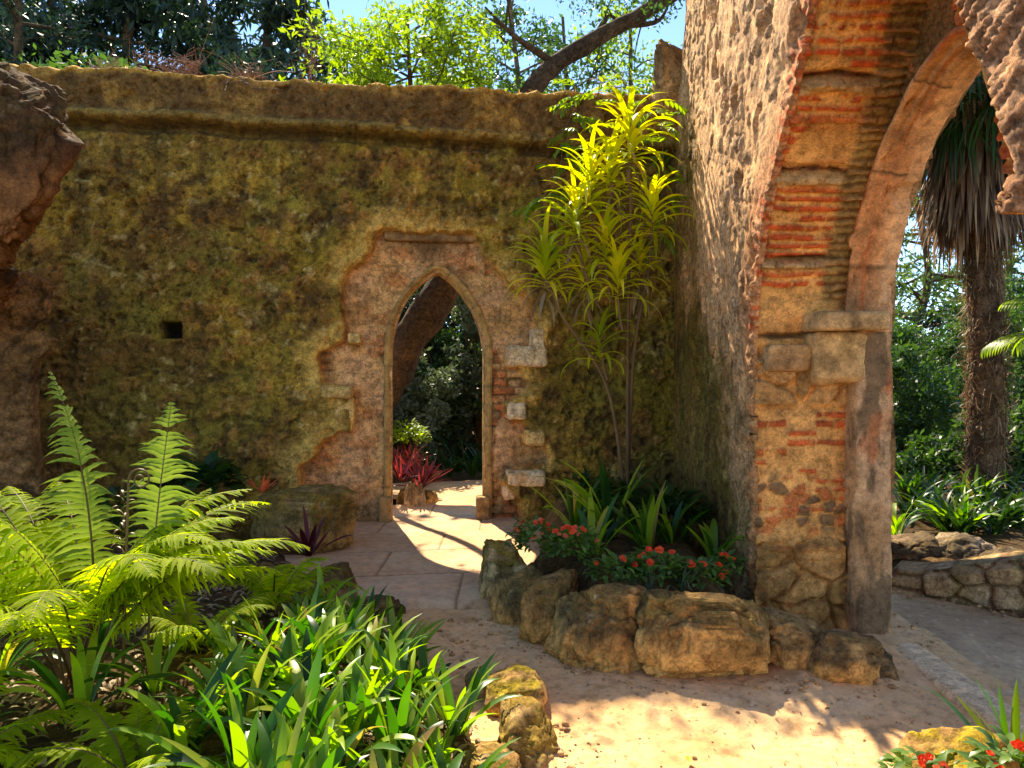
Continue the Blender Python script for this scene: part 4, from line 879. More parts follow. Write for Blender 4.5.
# a young curled shoot
A = Acc(); th = np.linspace(0, 1, 40); pts = np.stack([0.18+0.03*th, 0*th, 1.02*th], -1); sp = np.linspace(0, 2.2*2*np.pi/1.3, 30); rr_ = 0.05*(1-sp/sp[-1]*0.85)
pts = np.vstack([pts, np.stack([pts[-1, 0]+0.05-rr_*np.cos(sp), 0*sp, pts[-1, 2]+rr_*np.sin(sp)], -1)])
V, q = tube(pts, np.linspace(0.008, 0.003, len(pts)), 6); A.add(V, q, 0.8)
for i in range(26): A.rib((0.19, 0, 0.45+i*0.02), rng.uniform(0, 6.28), 0.09, 0.01, R(60), R(200), nseg=7, rnd=rng.random())
A.build('young_shoot', M_fernstem, fern)
def small_fern(x, y, z, n, L, label, seed, m=None, grp='small ferns in the bed', npin=26, up=(40, 70)):
    r = np.random.default_rng(seed); root = thing('fern', label, 'fern', (x, y, z), grp)
    for i in range(n): frond('frond', (0.02*math.cos(i), 0.02*math.sin(i), 0), i*2*math.pi/n+r.uniform(-.3, .3), L*r.uniform(.75, 1.1), R(r.uniform(*up)), R(r.uniform(60, 100)), root, seed*50+i, pin=0.09, npin=npin, bare=0.15)
    return root
small_fern(-1.35, 4.35, 0.22, 11, 0.55, 'small dark fern in the shade behind the strap leaves', 41)
small_fern(-1.55, 3.75, 0.2, 9, 0.5, 'small fern at the right foot of the big fern', 42)
small_fern(-1.25, 2.55, 0.2, 9, 0.42, 'low fern at the bottom edge between fern stalks and strap leaves', 43)
small_fern(-1.95, 2.6, 0.2, 9, 0.45, 'low fern in the bottom left corner', 44)
tl = thing('fern', 'yellow leaved plant cut off by the left edge at mid height', 'fern', (-2.5, 3.3, 0.3), None)
for i in range(6): frond('frond', (0, 0, 0), R(-60+i*50), 0.75, R(62), R(70), tl, 910+i, pin=0.13, npin=24, bare=0.3)

# ---- strap leaved clumps
def strap_clump(x, y, z, n, L, W, seed, label, mat=None, name='strap_leaf_plant', grp=None, up=(45, 85), dr=(30, 90), cat='plant', rb=0.05, cut=None):
    r = np.random.default_rng(seed); A = Acc()
    for i in range(n):
        a = r.uniform(0, 2*math.pi); b = r.uniform(0, rb)
        A.rib((b*math.cos(a), b*math.sin(a), 0), a+r.uniform(-.4, .4), L*r.uniform(0.65, 1.15), W*r.uniform(0.75, 1.15), R(r.uniform(*up)), R(r.uniform(*dr)), nseg=9, fold=r.uniform(0.1, 0.35),
              rnd=min(1, max(0, r.normal(0.42, 0.25))), twist=r.uniform(-0.7, 0.7), curl=r.uniform(-0.3, 0.3), taper=1.2)
    o = A.build(name, mat or M_strap, None, (x, y, z)); return tag(o, label, cat, grp)
GS = 'strap-leaf plants massed in the foreground bed'
ks = 0
LAB = 'broad green strap-leaf plant in the dense mass of the foreground bed'
def bed_h(x, y): return float(bedz(np.array([x]), np.array([y]))[0])
r_ = np.random.default_rng(5)
for row, (Y, xs, xe, n) in enumerate([(2.4, -1.0, -0.12, 5), (2.7, -1.25, -0.15, 6), (3.0, -1.25, -0.2, 6), (3.3, -1.2, -0.2, 6), (3.6, -1.2, -0.32, 5), (3.95, -1.15, -0.45, 4), (4.3, -1.1, -0.6, 3)]):
    for i in range(n):
        x = xs+(xe-xs)*(i+0.5)/n+r_.uniform(-.06, .06); y = Y+r_.uniform(-.1, .1)
        strap_clump(x, y, bed_h(x, y)-0.02, 17, 0.37 if Y < 3.5 else 0.33, 0.042, 800+ks, LAB, grp=GS, up=(50, 88), dr=(20, 85)); ks += 1
GS2 = 'strap-leaf plants low under the big fern'
for i, (x, y) in enumerate([(-2.1, 2.85), (-1.65, 2.9), (-2.3, 3.4), (-1.5, 3.2), (-2.7, 3.6), (-1.9, 2.5), (-2.0, 3.7), (-2.6, 3.0)]):
    strap_clump(x, y, bed_h(x, y), 14, 0.42, 0.035, 860+i, 'dark strap-leaf plant low under the stalks of the big fern', grp=GS2, dr=(40, 110))
# dracaena-like tall plant in the flower bed corner
def rosette(c, n, L, W, seed, parent, mat, name='leaf_rosette', up=(10, 85), dr=(50, 120), rr=(0.0, 1.0)):
    r = np.random.default_rng(seed); A = Acc()
    for i in range(n):
        f = i/n; a = i*2.399+r.uniform(-.3, .3); el = up[1]*(1-f)+up[0]*f
        A.rib((c[0], c[1], c[2]-0.26*f*(L/.45)), a, L*r.uniform(0.7, 1.1), W*r.uniform(.8, 1.15), R(el+r.uniform(-8, 8)), R(r.uniform(*dr)), nseg=9, fold=0.3, rnd=float(np.clip(r.uniform(*rr), 0, 1)), basew=0.45, curl=r.uniform(-.3, .3), twist=r.uniform(-.5, .5))
    return A.build(name, mat, parent)
cx, cy = 1.0, 6.85
cane = thing('dracaena', 'tall cane plant with sunlit lime yellow leaf rosettes in the wall corner', 'plant', (cx+0.1, cy, 0.3))
HEADS = [  # px, py, depth, leaves, length, width
    (630, 128, 6.8, 30, .46, .055), (590, 172, 6.7, 26, .44, .050), (575, 205, 6.6, 26, .42, .048), (652, 202, 6.85, 26, .42, .048), (612, 160, 6.9, 24, .42, .05), (605, 232, 6.7, 22, .4, .05),
    (545, 256, 6.6, 30, .42, .05), (618, 268, 6.6, 26, .40, .045), (640, 255, 6.9, 18, .35, .04), (600, 335, 6.7, 14, .36, .05), (583, 265, 6.8, 18, .36, .045)]
for i, (px, py, Y, n, L, W) in enumerate(HEADS):
    h = P(px, py, Y)-np.array(cane.location)
    bx = [-0.06, 0.1, 0.02][i % 3]; mid = np.array([bx+(h[0]-bx)*0.25, (h[1])*0.3, h[2]*0.5])
    pts = spline([(bx, 0.02*i % 0.1, 0), mid, (h[0]*0.85, h[1]*0.8, h[2]*0.8), h], 24)
    if i in (0, 3, 6): V, q = tube(pts, np.linspace(0.018, 0.011, 24)*(1+0.12*np.sin(np.arange(24)*2.5)), 7)
    else: V, q = tube(pts[14:], np.linspace(0.014, 0.010, 10), 6)
    mesh_np('stem', V, q, M_stem, cane, rnd=np.full(len(V), i/13))
    rr = (0.3, 1.1) if py < 280 else (-0.1, 0.7)
    rosette(h, int(n*1.35), L*1.2, W*0.92, 1000+i, cane, M_drac, rr=rr, dr=(60, 130))
    if i % 2 == 0: rosette(h-np.array([0, 0, .16]), 9, 0.34, 0.035, 1100+i, cane, M_dead, 'withered_leaves', up=(-60, 0), dr=(30, 60))
# climbing vine with paired leaflets on the wall behind it
vine = thing('climbing_vine', 'green creeper with paired leaflets hanging from the wall top behind the cane plant', 'vine', tuple(P(600, 150, 7.55)))
def pinnate(A, base, az_, L, up, seed, npairs=7, lw=0.035, ll=0.10):
    r = np.random.default_rng(seed); t = np.linspace(0, 1, npairs+1); p = np.array(base, float); ang = up
    for i in range(npairs):
        ang -= R(12); d = np.array([math.cos(ang)*math.cos(az_), math.cos(ang)*math.sin(az_), math.sin(ang)]); p = p+d*L/npairs
        for s_ in (-1, 1): A.rib(p, az_+s_*1.1, ll*(1-0.4*i/npairs), lw, ang-0.2, R(30), nseg=4, fold=0.15, rnd=r.random(), basew=0.3)
    A.rib(p, az_, ll, lw, ang, R(30), nseg=4, fold=0.1, rnd=0.6)
vA = Acc(); rv = np.random.default_rng(12)
org = np.array(vine.location)
strands = [[(575, 85), (572, 110), (575, 140), (570, 165)], [(600, 82), (596, 120), (602, 170)], [(585, 90), (565, 130), (560, 170), (548, 215)], [(660, 95), (662, 140), (665, 200), (655, 250)], [(610, 88), (640, 90), (665, 130)], [(548, 190), (542, 205), (540, 240)], [(670, 140), (676, 170), (668, 215)]]
for si, st in enumerate(strands):
    pts = np.array([P(x, y, 7.6-0.3*(si % 2)) for x, y in st])-org; c = spline(pts, 20); V, q = tube(c, 0.005, 5); mesh_np('vine_stem', V, q, M_stem, vine, rnd=np.full(len(V), .5))
    for k in range(1, 20, 2): pinnate(vA, c[k], rv.uniform(math.pi*0.9, math.pi*2.1), 0.24, R(rv.uniform(-10, 50)), 1200+si*30+k, npairs=5)
vA.build('vine_leaves', M_tree_l, vine)

# ---- flower bed plants
def leafy(A, c, rad, n, ll, lw, seed, flat=0.8):
    r = np.random.default_rng(seed)
    for i in range(n):
        d = r.normal(size=3); d[2] = abs(d[2]); d /= np.linalg.norm(d); p = np.array(c)+d*rad*np.array([1, 1, flat])*r.uniform(0.4, 1)**0.6
        A.rib(p, math.atan2(d[1], d[0])+r.uniform(-.8, .8), ll*r.uniform(.6, 1.1), lw*r.uniform(.7, 1.1), R(r.uniform(-10, 60)), R(r.uniform(20, 80)), nseg=4, fold=0.2, rnd=r.random(), basew=0.2)
def flower(parent, p, rad, seed, mat):
    r = np.random.default_rng(seed); A = Acc()
    for k in range(5):
        A.rib((0, 0, 0), k*1.257+r.uniform(-.1, .1), rad, rad*0.95, R(35), R(60), nseg=4, fold=-0.1, rnd=r.random(), basew=0.25, taper=1.8)
    for k in range(4):
        A.rib((0, 0, 0.004), k*1.57+.5, rad*.6, rad*.6, R(60), R(60), nseg=3, fold=-0.1, rnd=r.random(), basew=0.3, taper=1.8)
    o = A.build('flower', mat, parent); o.location = p; o.rotation_euler = (r.uniform(0.3, 1.1), r.uniform(-.4, .4), 0); return o
def flowerplant(x, y, z, rad, hgt, nl, nf0, seed, label, mats=None, grp='red flowering plants in the bed by the arch', fr=0.024):
    nf = int(nf0*1.8)+1; fr = fr*0.78
    root = thing('flowering_plant', label, 'flower', (x, y, z), grp); r = np.random.default_rng(seed); A = Acc()
    leafy(A, (0, 0, hgt*0.3), rad, nl, 0.075, 0.032, seed, hgt/rad*0.7)
    A.build('foliage', M_flo, root)
    for i in range(nf):
        a = r.uniform(math.pi, 2*math.pi); q = r.uniform(0.1, 0.95)*rad
        flower(root, (q*math.cos(a), q*math.sin(a)*0.8, hgt*0.3+hgt*0.72*math.sqrt(max(0, 1-(q/rad)**2))), fr*r.uniform(.8, 1.2), seed*20+i, (mats or [M_red])[i % len(mats or [M_red])])
    return root
flowerplant(0.14, 5.05, 0.36, 0.17, 0.26, 230, 9, 51, 'bushy plant with red and coral flowers at the left end of the bed', [M_red, M_orange])
flowerplant(0.38, 4.85, 0.36, 0.19, 0.25, 260, 9, 52, 'bushy plant with red flowers just right of the bed corner', [M_orange, M_red, M_red])
flowerplant(0.62, 4.5, 0.34, 0.17, 0.16, 180, 2, 53, 'low leafy plant behind the broad sloping boulder')
flowerplant(0.86, 4.55, 0.34, 0.19, 0.20, 200, 4, 54, 'plant with few red blooms behind the biggest boulder', fr=0.03)
flowerplant(1.12, 4.5, 0.32, 0.17, 0.16, 170, 3, 55, 'plant with one large red bloom near the brick pier', fr=0.036)
flowerplant(1.32, 4.75, 0.3, 0.14, 0.16, 110, 2, 56, 'dim plant in the shade against the arch wall')
GB = 'green strap-leaf plants in the flower bed'
for i, (x, y, L, W, n, lb) in enumerate([(0.72, 5.6, .72, .055, 16, 'tall arching strap-leaf plant in the middle of the flower bed'), (0.95, 5.3, .5, .05, 16, 'upright strap-leaf plant right of the tall arching one'), (0.5, 5.9, .6, .045, 12, 'strap-leaf plant near the wall behind the red flowers'),
        (1.15, 5.5, .42, .045, 14, 'strap-leaf plant in the dim corner of the flower bed'), (1.35, 5.1, .36, .05, 12, 'short strap-leaf plant beside the arch wall foot'), (0.55, 5.2, .5, .05, 12, 'sunlit strap-leaf plant behind the red flowers')]):
    strap_clump(x, y, 0.33, n, L, W, 1300+i, lb, grp=GB, up=(50, 88), dr=(20, 80))
for i, (x, y) in enumerate([(0.78, 4.35), (0.55, 4.75), (0.98, 4.4)]):
    strap_clump(x, y, 0.34, 26, 0.24, 0.010, 1330+i, 'tuft of thin pale grass leaves just behind the edging boulders of the flower bed', M_tree_g, name='grass_tuft', grp='pale grass tufts', up=(30, 80), dr=(60, 120))
for i, (x, y) in enumerate([(0.95, 6.5), (1.3, 6.2), (0.7, 6.8), (1.2, 5.9)]):
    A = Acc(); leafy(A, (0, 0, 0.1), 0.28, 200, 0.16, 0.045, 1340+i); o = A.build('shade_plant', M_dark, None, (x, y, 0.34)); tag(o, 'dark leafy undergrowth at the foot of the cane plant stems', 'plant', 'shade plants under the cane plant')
# bottom right corner plants
flowerplant(1.44, 2.66, 0.06, 0.15, 0.2, 130, 5, 57, 'red and orange flowers at the bottom edge left of the mossed stone', [M_orange, M_red], grp=None)
flowerplant(1.66, 2.5, 0.18, 0.13, 0.2, 90, 5, 58, 'red flowers in front of the mossed stone in the bottom right corner', [M_red], grp=None)
strap_clump(1.80, 2.72, 0.12, 12, 0.38, 0.028, 1350, 'grassy strap-leaf plant in the bottom right corner', up=(55, 88), dr=(20, 60))
# left shaded plants
def brom(x, y, z, n, L, W, mat, seed, label, grp=None, name='bromeliad'):
    return strap_clump(x, y, z, n, L, W, seed, label, mat, name=name, grp=grp, up=(15, 80), dr=(0, 40), rb=0.03)
brom(*P(310, 556, 5.6), 18, .36, .04, M_maroon, 1400, 'dark maroon bromeliad under the boulder left of the doorway')
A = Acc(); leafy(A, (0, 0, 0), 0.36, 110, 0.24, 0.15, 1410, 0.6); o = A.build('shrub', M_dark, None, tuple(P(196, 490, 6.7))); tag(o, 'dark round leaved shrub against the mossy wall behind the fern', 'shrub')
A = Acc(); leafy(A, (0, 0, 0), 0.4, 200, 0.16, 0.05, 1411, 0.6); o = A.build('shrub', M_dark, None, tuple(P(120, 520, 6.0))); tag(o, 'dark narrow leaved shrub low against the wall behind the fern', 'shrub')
brom(*P(262, 492, 6.3), 12, .2, .03, M_orange, 1420, 'small orange leaved plant on top of the boulder left of the doorway')
GR = 'red bromeliads beyond the doorway'
for i, (px, py, Y) in enumerate([(400, 475, 9.0), (414, 470, 9.3), (427, 478, 9.1), (396, 462, 9.6), (420, 484, 8.9), (408, 458, 9.8)]):
    brom(*P(px, py+6, Y), 40, .33, .026, M_brom, 1430+i, 'red and pink bromeliad on the stones beyond the doorway', GR)
A = Acc(); leafy(A, (0, 0, 0), 0.32, 320, 0.10, 0.04, 1440, 0.9); o = A.build('shrub', M_tree_l, None, tuple(P(405, 442, 10.2))); tag(o, 'yellow green sunlit bush behind the red bromeliads', 'shrub')

# =================================================================== TREES
def leaf_cloud(centres, radii, n, size, seed, aspect=2.2, flat=0.7, hang=0.0, shell=0.5):
    """many single leaves (diamond, folded) clustered round branch tips"""
    r = np.random.default_rng(seed); C_ = np.asarray(centres); k = r.integers(0, len(C_), n)
    d = r.normal(size=(n, 3)); d /= np.linalg.norm(d, axis=1)[:, None]
    p = C_[k]+d*(np.asarray(radii)[k]*(r.random(n)**shell))[:, None]*np.array([1, 1, flat])
    ax = r.normal(size=(n, 3)); ax[:, 2] -= hang; ax /= np.linalg.norm(ax, axis=1)[:, None]
    s_ = np.cross(ax, r.normal(size=(n, 3))); s_ /= np.linalg.norm(s_, axis=1)[:, None]; nn = np.cross(ax, s_)
    L = size*r.uniform(.6, 1.3, n)[:, None]; W = L/aspect
    v0 = p; v1 = p+ax*L*0.5+s_*W*0.5+nn*W*0.12; v2 = p+ax*L; v3 = p+ax*L*0.5-s_*W*0.5+nn*W*0.12
    V = np.stack([v0, v1, v2, v3], 1).reshape(-1, 3); q = np.arange(4*n).reshape(-1, 4)
    cr = r.random(len(C_)); rn = np.clip(0.5*cr[k]+0.5*r.random(n), 0, 1)
    return V, q, np.repeat(rn, 4)
BRK = [(0.16, 0.11, 0.07), (0.09, 0.065, 0.045)]
def barkcol(V, seed, c1=BRK[0], c2=BRK[1]): return mixc(c1, c2, ss(-0.3, 0.3, fbm(V[:, 0]*6, V[:, 1]*6, V[:, 2]*2, 4, seed)))
def grow(base, top, rad, nb, blen, seed, crown_from=0.3, up=0.35, twigs=4, bend=0.4):
    """trunk spline with limbs; returns tubes and tip list"""
    r = np.random.default_rng(seed); base = np.array(base, float); top = np.array(top, float)
    H = np.linalg.norm(top-base); pts = [base]+[base+(top-base)*f+r.normal(size=3)*np.array([1, 1, .2])*bend*H*0.05 for f in (0.3, 0.6)]+[top]
    c = spline(pts, 30); T = [tube(c, np.linspace(rad, rad*0.3, 30), 10, 0.25, seed)]; tips = []; lim = []
    for i in range(nb):
        f = crown_from+(1-crown_from)*(i+r.random())/nb; b = c[int(f*29)]; a = i*2.4+r.uniform(-.5, .5); L = blen*(1-0.55*f)*r.uniform(.7, 1.2)
        e = b+np.array([math.cos(a)*L, math.sin(a)*L, L*up*r.uniform(.4, 1.6)]); m = (b+e)/2+r.normal(size=3)*L*0.10
        cc_ = spline([b, m, e], 12); T.append(tube(cc_, np.linspace(rad*0.38*(1-0.5*f), rad*0.06, 12), 6, 0.2, seed+i))
        for k in (5, 7, 9, 11): tips.append(cc_[k]+r.normal(size=3)*L*0.05)
        for t_ in range(twigs):
            s0 = cc_[r.integers(4, 11)]; e2 = s0+r.normal(size=3)*np.array([1, 1, .6])*L*0.35; cc2 = spline([s0, (s0+e2)/2+r.normal(size=3)*L*0.04, e2], 6)
            T.append(tube(cc2, np.linspace(rad*0.08, rad*0.025, 6), 4)); tips.append(e2); tips.append(cc2[3])
    tips.append(top)
    return T, np.array(tips)
def tubes_obj(name, T, parent, seed, c1=BRK[0], c2=BRK[1]):
    Vs, Fs, n = [], [], 0
    for V, q in T: Vs.append(V); Fs.append(q+n); n += len(V)
    V = np.vstack(Vs); return mesh_np(name, V, np.vstack(Fs), M_bark, parent, col=barkcol(V, seed, c1, c2))
def tree(label, base, top, rad, nb, blen, leaves, size, mat, seed, rc=0.6, name='tree', grp=None, cat='tree', hang=0.0, aspect=2.2, flat=0.7, c1=BRK[0], c2=BRK[1], **k):
    root = thing(name, label, cat, tuple(base), grp); T, tips = grow((0, 0, 0), np.array(top)-np.array(base), rad, nb, blen, seed, **k)
    tubes_obj('trunk', T, root, seed, c1, c2)
    r = np.random.default_rng(seed+1); V, q, rn = leaf_cloud(tips, rc*r.uniform(.5, 1.2, len(tips)), leaves, size, seed+2, hang=hang, aspect=aspect, flat=flat)
    mesh_np('crown', V, q, mat, root, rnd=rn, smooth=False); return root
def bush(label, c, size, leaves, lsize, mat, seed, name='bush', grp=None, nb=60):
    r = np.random.default_rng(seed); root = thing(name, label, 'bush', (c[0], c[1], 0 if c[2] < 3 else c[2]-size[2]/2), grp)
    d = r.normal(size=(nb, 3)); d /= np.linalg.norm(d, axis=1)[:, None]; q = d*(r.random(nb)**0.4)[:, None]*np.array(size)/2
    off = np.array([0, 0, c[2]-root.location[2]]); tips = q+off
    V, qq, rn = leaf_cloud(tips, np.array([size[0]*0.13]*nb)*r.uniform(.6, 1.4, nb), leaves, lsize, seed+1)
    T = []
    for t in tips[::3]: T.append(tube(spline([(0, 0, 0), t*np.array([.4, .4, .5]), t], 8), np.linspace(0.035, 0.006, 8), 5))
    tubes_obj('stems', T, root, seed); mesh_np('foliage', V, qq, mat, root, rnd=rn, smooth=False); return root
# the leaning tree seen through the doorway and above the wall
lean = thing('leaning_tree', 'thick leaning tree trunk behind the wall, seen in the doorway and above the wall', 'tree', (-2.6, 10.6, -0.1))
LP = [(-2.6, 10.6, -0.1), P(380, 400, 10.6), P(408, 345, 10.6), P(437, 300, 10.6), P(470, 235, 10.6), P(505, 140, 10.7), P(540, 78, 10.8), P(590, 42, 10.9), P(640, 14, 11), P(690, -18, 11.1), P(760, -70, 11.3)]
LP = [np.array(p)-np.array([-2.6, 10.6, -0.1]) for p in LP]; c = spline(LP, 80)
T = [tube(c, np.concatenate([np.linspace(0.24, 0.22, 40), np.linspace(0.15, 0.09, 40)]), 20, 0.5, 5)]
tipsL = []
rl = np.random.default_rng(3)
for k in (50, 56, 60, 64, 68, 72, 76, 79):
    b = c[k]; e = b+np.array([rl.uniform(-1.2, 1.2), rl.uniform(-.6, .6), rl.uniform(0.1, 0.8)]); cc2 = spline([b, (b+e)/2+rl.normal(size=3)*0.15, e], 12); T.append(tube(cc2, np.linspace(0.06, 0.012, 12), 6))
    for t_ in range(5):
        e2 = cc2[rl.integers(4, 12)]+rl.normal(size=3)*0.5; s0 = cc2[rl.integers(3, 10)]; T.append(tube(spline([s0, (s0+e2)/2+rl.normal(size=3)*.05, e2], 6), np.linspace(0.014, 0.004, 6), 4)); tipsL.append(e2)
tubes_obj('trunk', T, lean, 5, (0.15, 0.10, 0.07), (0.08, 0.055, 0.04))
V, q, rn = leaf_cloud(tipsL, np.full(len(tipsL), 0.35), 5000, 0.075, 77); mesh_np('crown', V, q, M_tree_m, lean, rnd=rn, smooth=False)

GTd = 'dark conifers behind the wall'
for i, (px, Y, H, sp_) in enumerate([(-60, 22, 17, 5.5), (40, 26, 19, 5.5), (120, 23, 18, 5.5), (190, 27, 19, 6), (255, 24, 18, 5.5), (330, 28, 17, 5)]):
    x = (px-512)/F*Y
    tree(['dark conifer at the far left edge behind the wall', 'dark conifer second from the left behind the wall', 'dark conifer behind the light green bush at the left', 'broad dark conifer above the middle of the left wall', 'dark conifer above the dry twigs on the wall top', 'dark conifer behind the bright green tree'][i],
         (x, Y, -0.1), (x+0.5, Y, H*0.8), 0.35, 26, sp_, 15000, 0.42, M_tree_d, 1500+i, rc=1.15, name='conifer', grp=GTd, crown_from=0.12, up=-0.05, twigs=3, hang=0.8, aspect=3.5, flat=0.45)
tree('bright yellow green tree with a slim trunk above the middle of the wall', (-1.62, 9.75, -0.1), (-1.35, 9.75, 6.2), 0.08, 20, 2.1, 6500, 0.10, M_tree_l, 1520, rc=0.26, crown_from=0.84, up=0.45, aspect=2.8)
tree('slim pale trunked tree left of the leaning trunk', (0.02, 12.0, -0.1), (-0.05, 12, 7.6), 0.10, 12, 1.6, 2200, 0.10, M_tree_m, 1521, rc=0.35, crown_from=0.78, c1=(0.32, 0.25, 0.19), c2=(0.2, 0.15, 0.11))
tree('thin dark forked tree above the wall between the trunks', (1.3, 15, -0.1), (1.0, 15, 8.6), 0.10, 14, 2.3, 3200, 0.12, M_tree_m, 1522, rc=0.45, crown_from=0.5)
tree('thin tree with sparse leaves right of the leaning trunk', (2.3, 16, -0.1), (2.5, 16, 9), 0.12, 16, 2.2, 4500, 0.13, M_tree_l, 1523, rc=0.5, crown_from=0.45)
tree('bright tree far behind the leaning trunk', (-0.8, 19, -0.1), (-0.6, 19, 9.0), 0.16, 18, 3.2, 8000, 0.16, M_tree_l, 1524, rc=0.6, crown_from=0.35)
tree('mid green tree in front of the conifers at the left', (-7.6, 14, -0.1), (-7.4, 14, 7.2), 0.14, 20, 2.4, 11000, 0.15, M_tree_m, 1525, rc=0.45, crown_from=0.45)
tree('small yellow green tree by the dry stalk on the wall top', (-3.5, 12, -0.1), (-3.4, 12, 6.1), 0.08, 14, 1.3, 4500, 0.11, M_tree_l, 1526, rc=0.3, crown_from=0.55)
tree('thin trunked tree in the top left corner', (-11.2, 17, -0.1), (-11.0, 17, 12), 0.2, 16, 2.4, 5000, 0.15, M_tree_d, 1527, rc=0.5, crown_from=0.5)
# beyond the doorway
GDb = 'bushes beyond the doorway'
for i, (px, py, Y, sz, n, mt, lb) in enumerate([(405, 405, 12.2, (1.6, 1.4, 2.4), 9000, M_tree_g, 'grey green bush at the left beyond the doorway'), (455, 400, 13.5, (2.2, 1.6, 3.0), 12000, M_tree_m, 'tall mid green bush in the middle beyond the doorway'),
        (482, 385, 13, (1.6, 1.4, 3.6), 10000, M_tree_g, 'pale tipped bush at the right beyond the doorway'), (430, 340, 15, (4.2, 2, 4.5), 16000, M_tree_d, 'dark tall bush filling the back of the doorway'), (500, 330, 15.5, (4.5, 2, 5), 16000, M_tree_d, 'dark tall bush at the right behind the doorway'),
        (360, 380, 14, (3.4, 2, 4), 12000, M_tree_d, 'dark bush behind the leaning trunk')]):
    c_ = P(px, py, Y); bush(lb, (c_[0], c_[1], max(c_[2], sz[2]/2-0.2)), sz, n, 0.10, mt, 1600+i, grp=GDb)
GDs = 'strap-leaf plants beside the garden path beyond the doorway'
for i in range(12):
    px = 425+i*8; Y = 11.6+0.5*(i % 3); x = (px-512)/F*Y
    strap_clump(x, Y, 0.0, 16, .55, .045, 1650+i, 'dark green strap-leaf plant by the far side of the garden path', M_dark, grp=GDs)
# canopy overhead beyond the door keeps that garden shady
tree('broad dark evergreen shading the garden beyond the doorway', (-5.2, 17.5, -0.1), (-5.0, 17.5, 8.0), 0.25, 22, 3.4, 15000, 0.22, M_tree_d, 1660, rc=0.8, crown_from=0.25, name='evergreen_tree')

# ---- beyond the great arch
palm = thing('palm_tree', 'tall palm with a shaggy skirt of dead fronds seen through the great arch', 'palm', (5.6, 9, -0.1))
c = spline([(0, 0, 0), (0.02, 0, 1.4), (-0.02, 0, 3.0), (-0.1, 0, 4.6), (-0.15, 0, 5.9)], 60)
V, q = tube(c, np.linspace(0.19, 0.17, 60)*(1+0.05*np.sin(np.arange(60)*1.3)), 22, 0.3, 9)
mesh_np('trunk', V, q, M_bark, palm, col=barkcol(V, 9, (0.34, 0.23, 0.16), (0.16, 0.11, 0.08)))
A = Acc(); rp = np.random.default_rng(8)
for i in range(2600):      # fibres and roots on the trunk
    a = rp.uniform(0, 6.28); z = rp.uniform(0.0, 4.2); k = int(z/5.9*59)
    A.rib((c[k][0]+0.185*math.cos(a), 0.185*math.sin(a), z), a+rp.uniform(-1.5, 1.5), rp.uniform(.08, .28), .012, R(rp.uniform(-80, 60)), R(rp.uniform(-60, 100)), nseg=5, rnd=rp.random()**1.5, curl=rp.uniform(-1.5, 1.5))
A.build('trunk_fibres', M_thatch, palm)
A = Acc()
for i in range(2600):      # skirt
    a = rp.uniform(0, 6.28); z = rp.uniform(3.75, 5.8); f = (z-3.75)/2.05; rad = 0.22+0.30*math.sin(math.pi*min(1, f*0.75+0.15))*rp.uniform(.4, 1)
    A.rib((-0.1+rad*math.cos(a), rad*math.sin(a), z), a+rp.uniform(-.6, .6), rp.uniform(.5, 1.05), rp.uniform(.015, .05), R(rp.uniform(-88, -62)), R(rp.uniform(-5, 18)), nseg=5, rnd=rp.random()**1.3, curl=rp.uniform(-.5, .5))
A.build('dead_frond_skirt', M_thatch, palm)
def fan(parent, base, az_, el, L, seed, mat=M_palm, name='palm_frond'):
    r = np.random.default_rng(seed); A = Acc(); d = np.array([math.cos(el)*math.cos(az_), math.cos(el)*math.sin(az_), math.sin(el)]); e = np.array(base)+d*L*0.55
    V, q = tube(spline([base, (np.array(base)+e)/2+[0, 0, .04], e], 8), 0.014, 5); A.add(V, q, 0.8)
    s_ = np.array([-math.sin(az_), math.cos(az_), 0]); nn = np.cross(d, s_)
    for k in range(34):
        t = (k/33-0.5)*2*R(115); dv = d*math.cos(t)+s_*math.sin(t)+nn*0.08; l = L*0.62*r.uniform(.85, 1.05)
        az2 = math.atan2(dv[1], dv[0]); el2 = math.asin(np.clip(dv[2]/np.linalg.norm(dv), -1, 1))
        A.rib(e, az2, l, .035, el2, R(r.uniform(20, 60)), nseg=6, fold=0.3, rnd=r.random(), basew=0.3)
    return A.build(name, mat, parent)
for i in range(22):
    fan(palm, (-0.15, 0, 5.75), i*2.4, R([60, 35, 10, -15, -40][i % 5]), 1.7, 1700+i)
for i, (a, e) in enumerate([(-100, -50), (-140, -60), (-60, -55), (180, -45), (-120, -30), (-80, -35), (-155, -35), (-45, -40)]): fan(palm, (-0.15, 0, 5.45), R(a), R(e), 1.7, 1740+i)
small_p = thing('fan_palm', 'green feather leaved palm cut off by the right edge of the photo', 'palm', (6.0, 7.6, 0.1))
def feather(parent, base, az_, L, up, droop, seed):
    r = np.random.default_rng(seed); t = np.linspace(0, 1, 30); ang = up-droop*t**1.5; d = np.stack([np.cos(ang)*math.cos(az_), np.cos(ang)*math.sin(az_), np.sin(ang)], -1)*L/29
    p = np.array(base)+np.concatenate([[np.zeros(3)], np.cumsum(d[:-1], 0)]); A = Acc(); V, q = tube(p, np.linspace(.012, .003, 30), 5); A.add(V, q, 1.0)
    for k in range(6, 30):
        for s_ in (-1, 1): A.rib(p[k], az_+s_*R(50), 0.38*math.sin(math.pi*(k/31)**.8)+.08, .024, ang[k]-0.1, R(50), nseg=5, rnd=r.random(), fold=.2, basew=.4)
    return A.build('palm_frond', M_tree_l, parent)
V, q = tube(spline([(0, 0, 0), (0, 0, .8), (0.05, 0, 1.6)], 12), 0.07, 10, 0.2); mesh_np('trunk', V, q, M_bark, small_p, col=barkcol(V, 2))
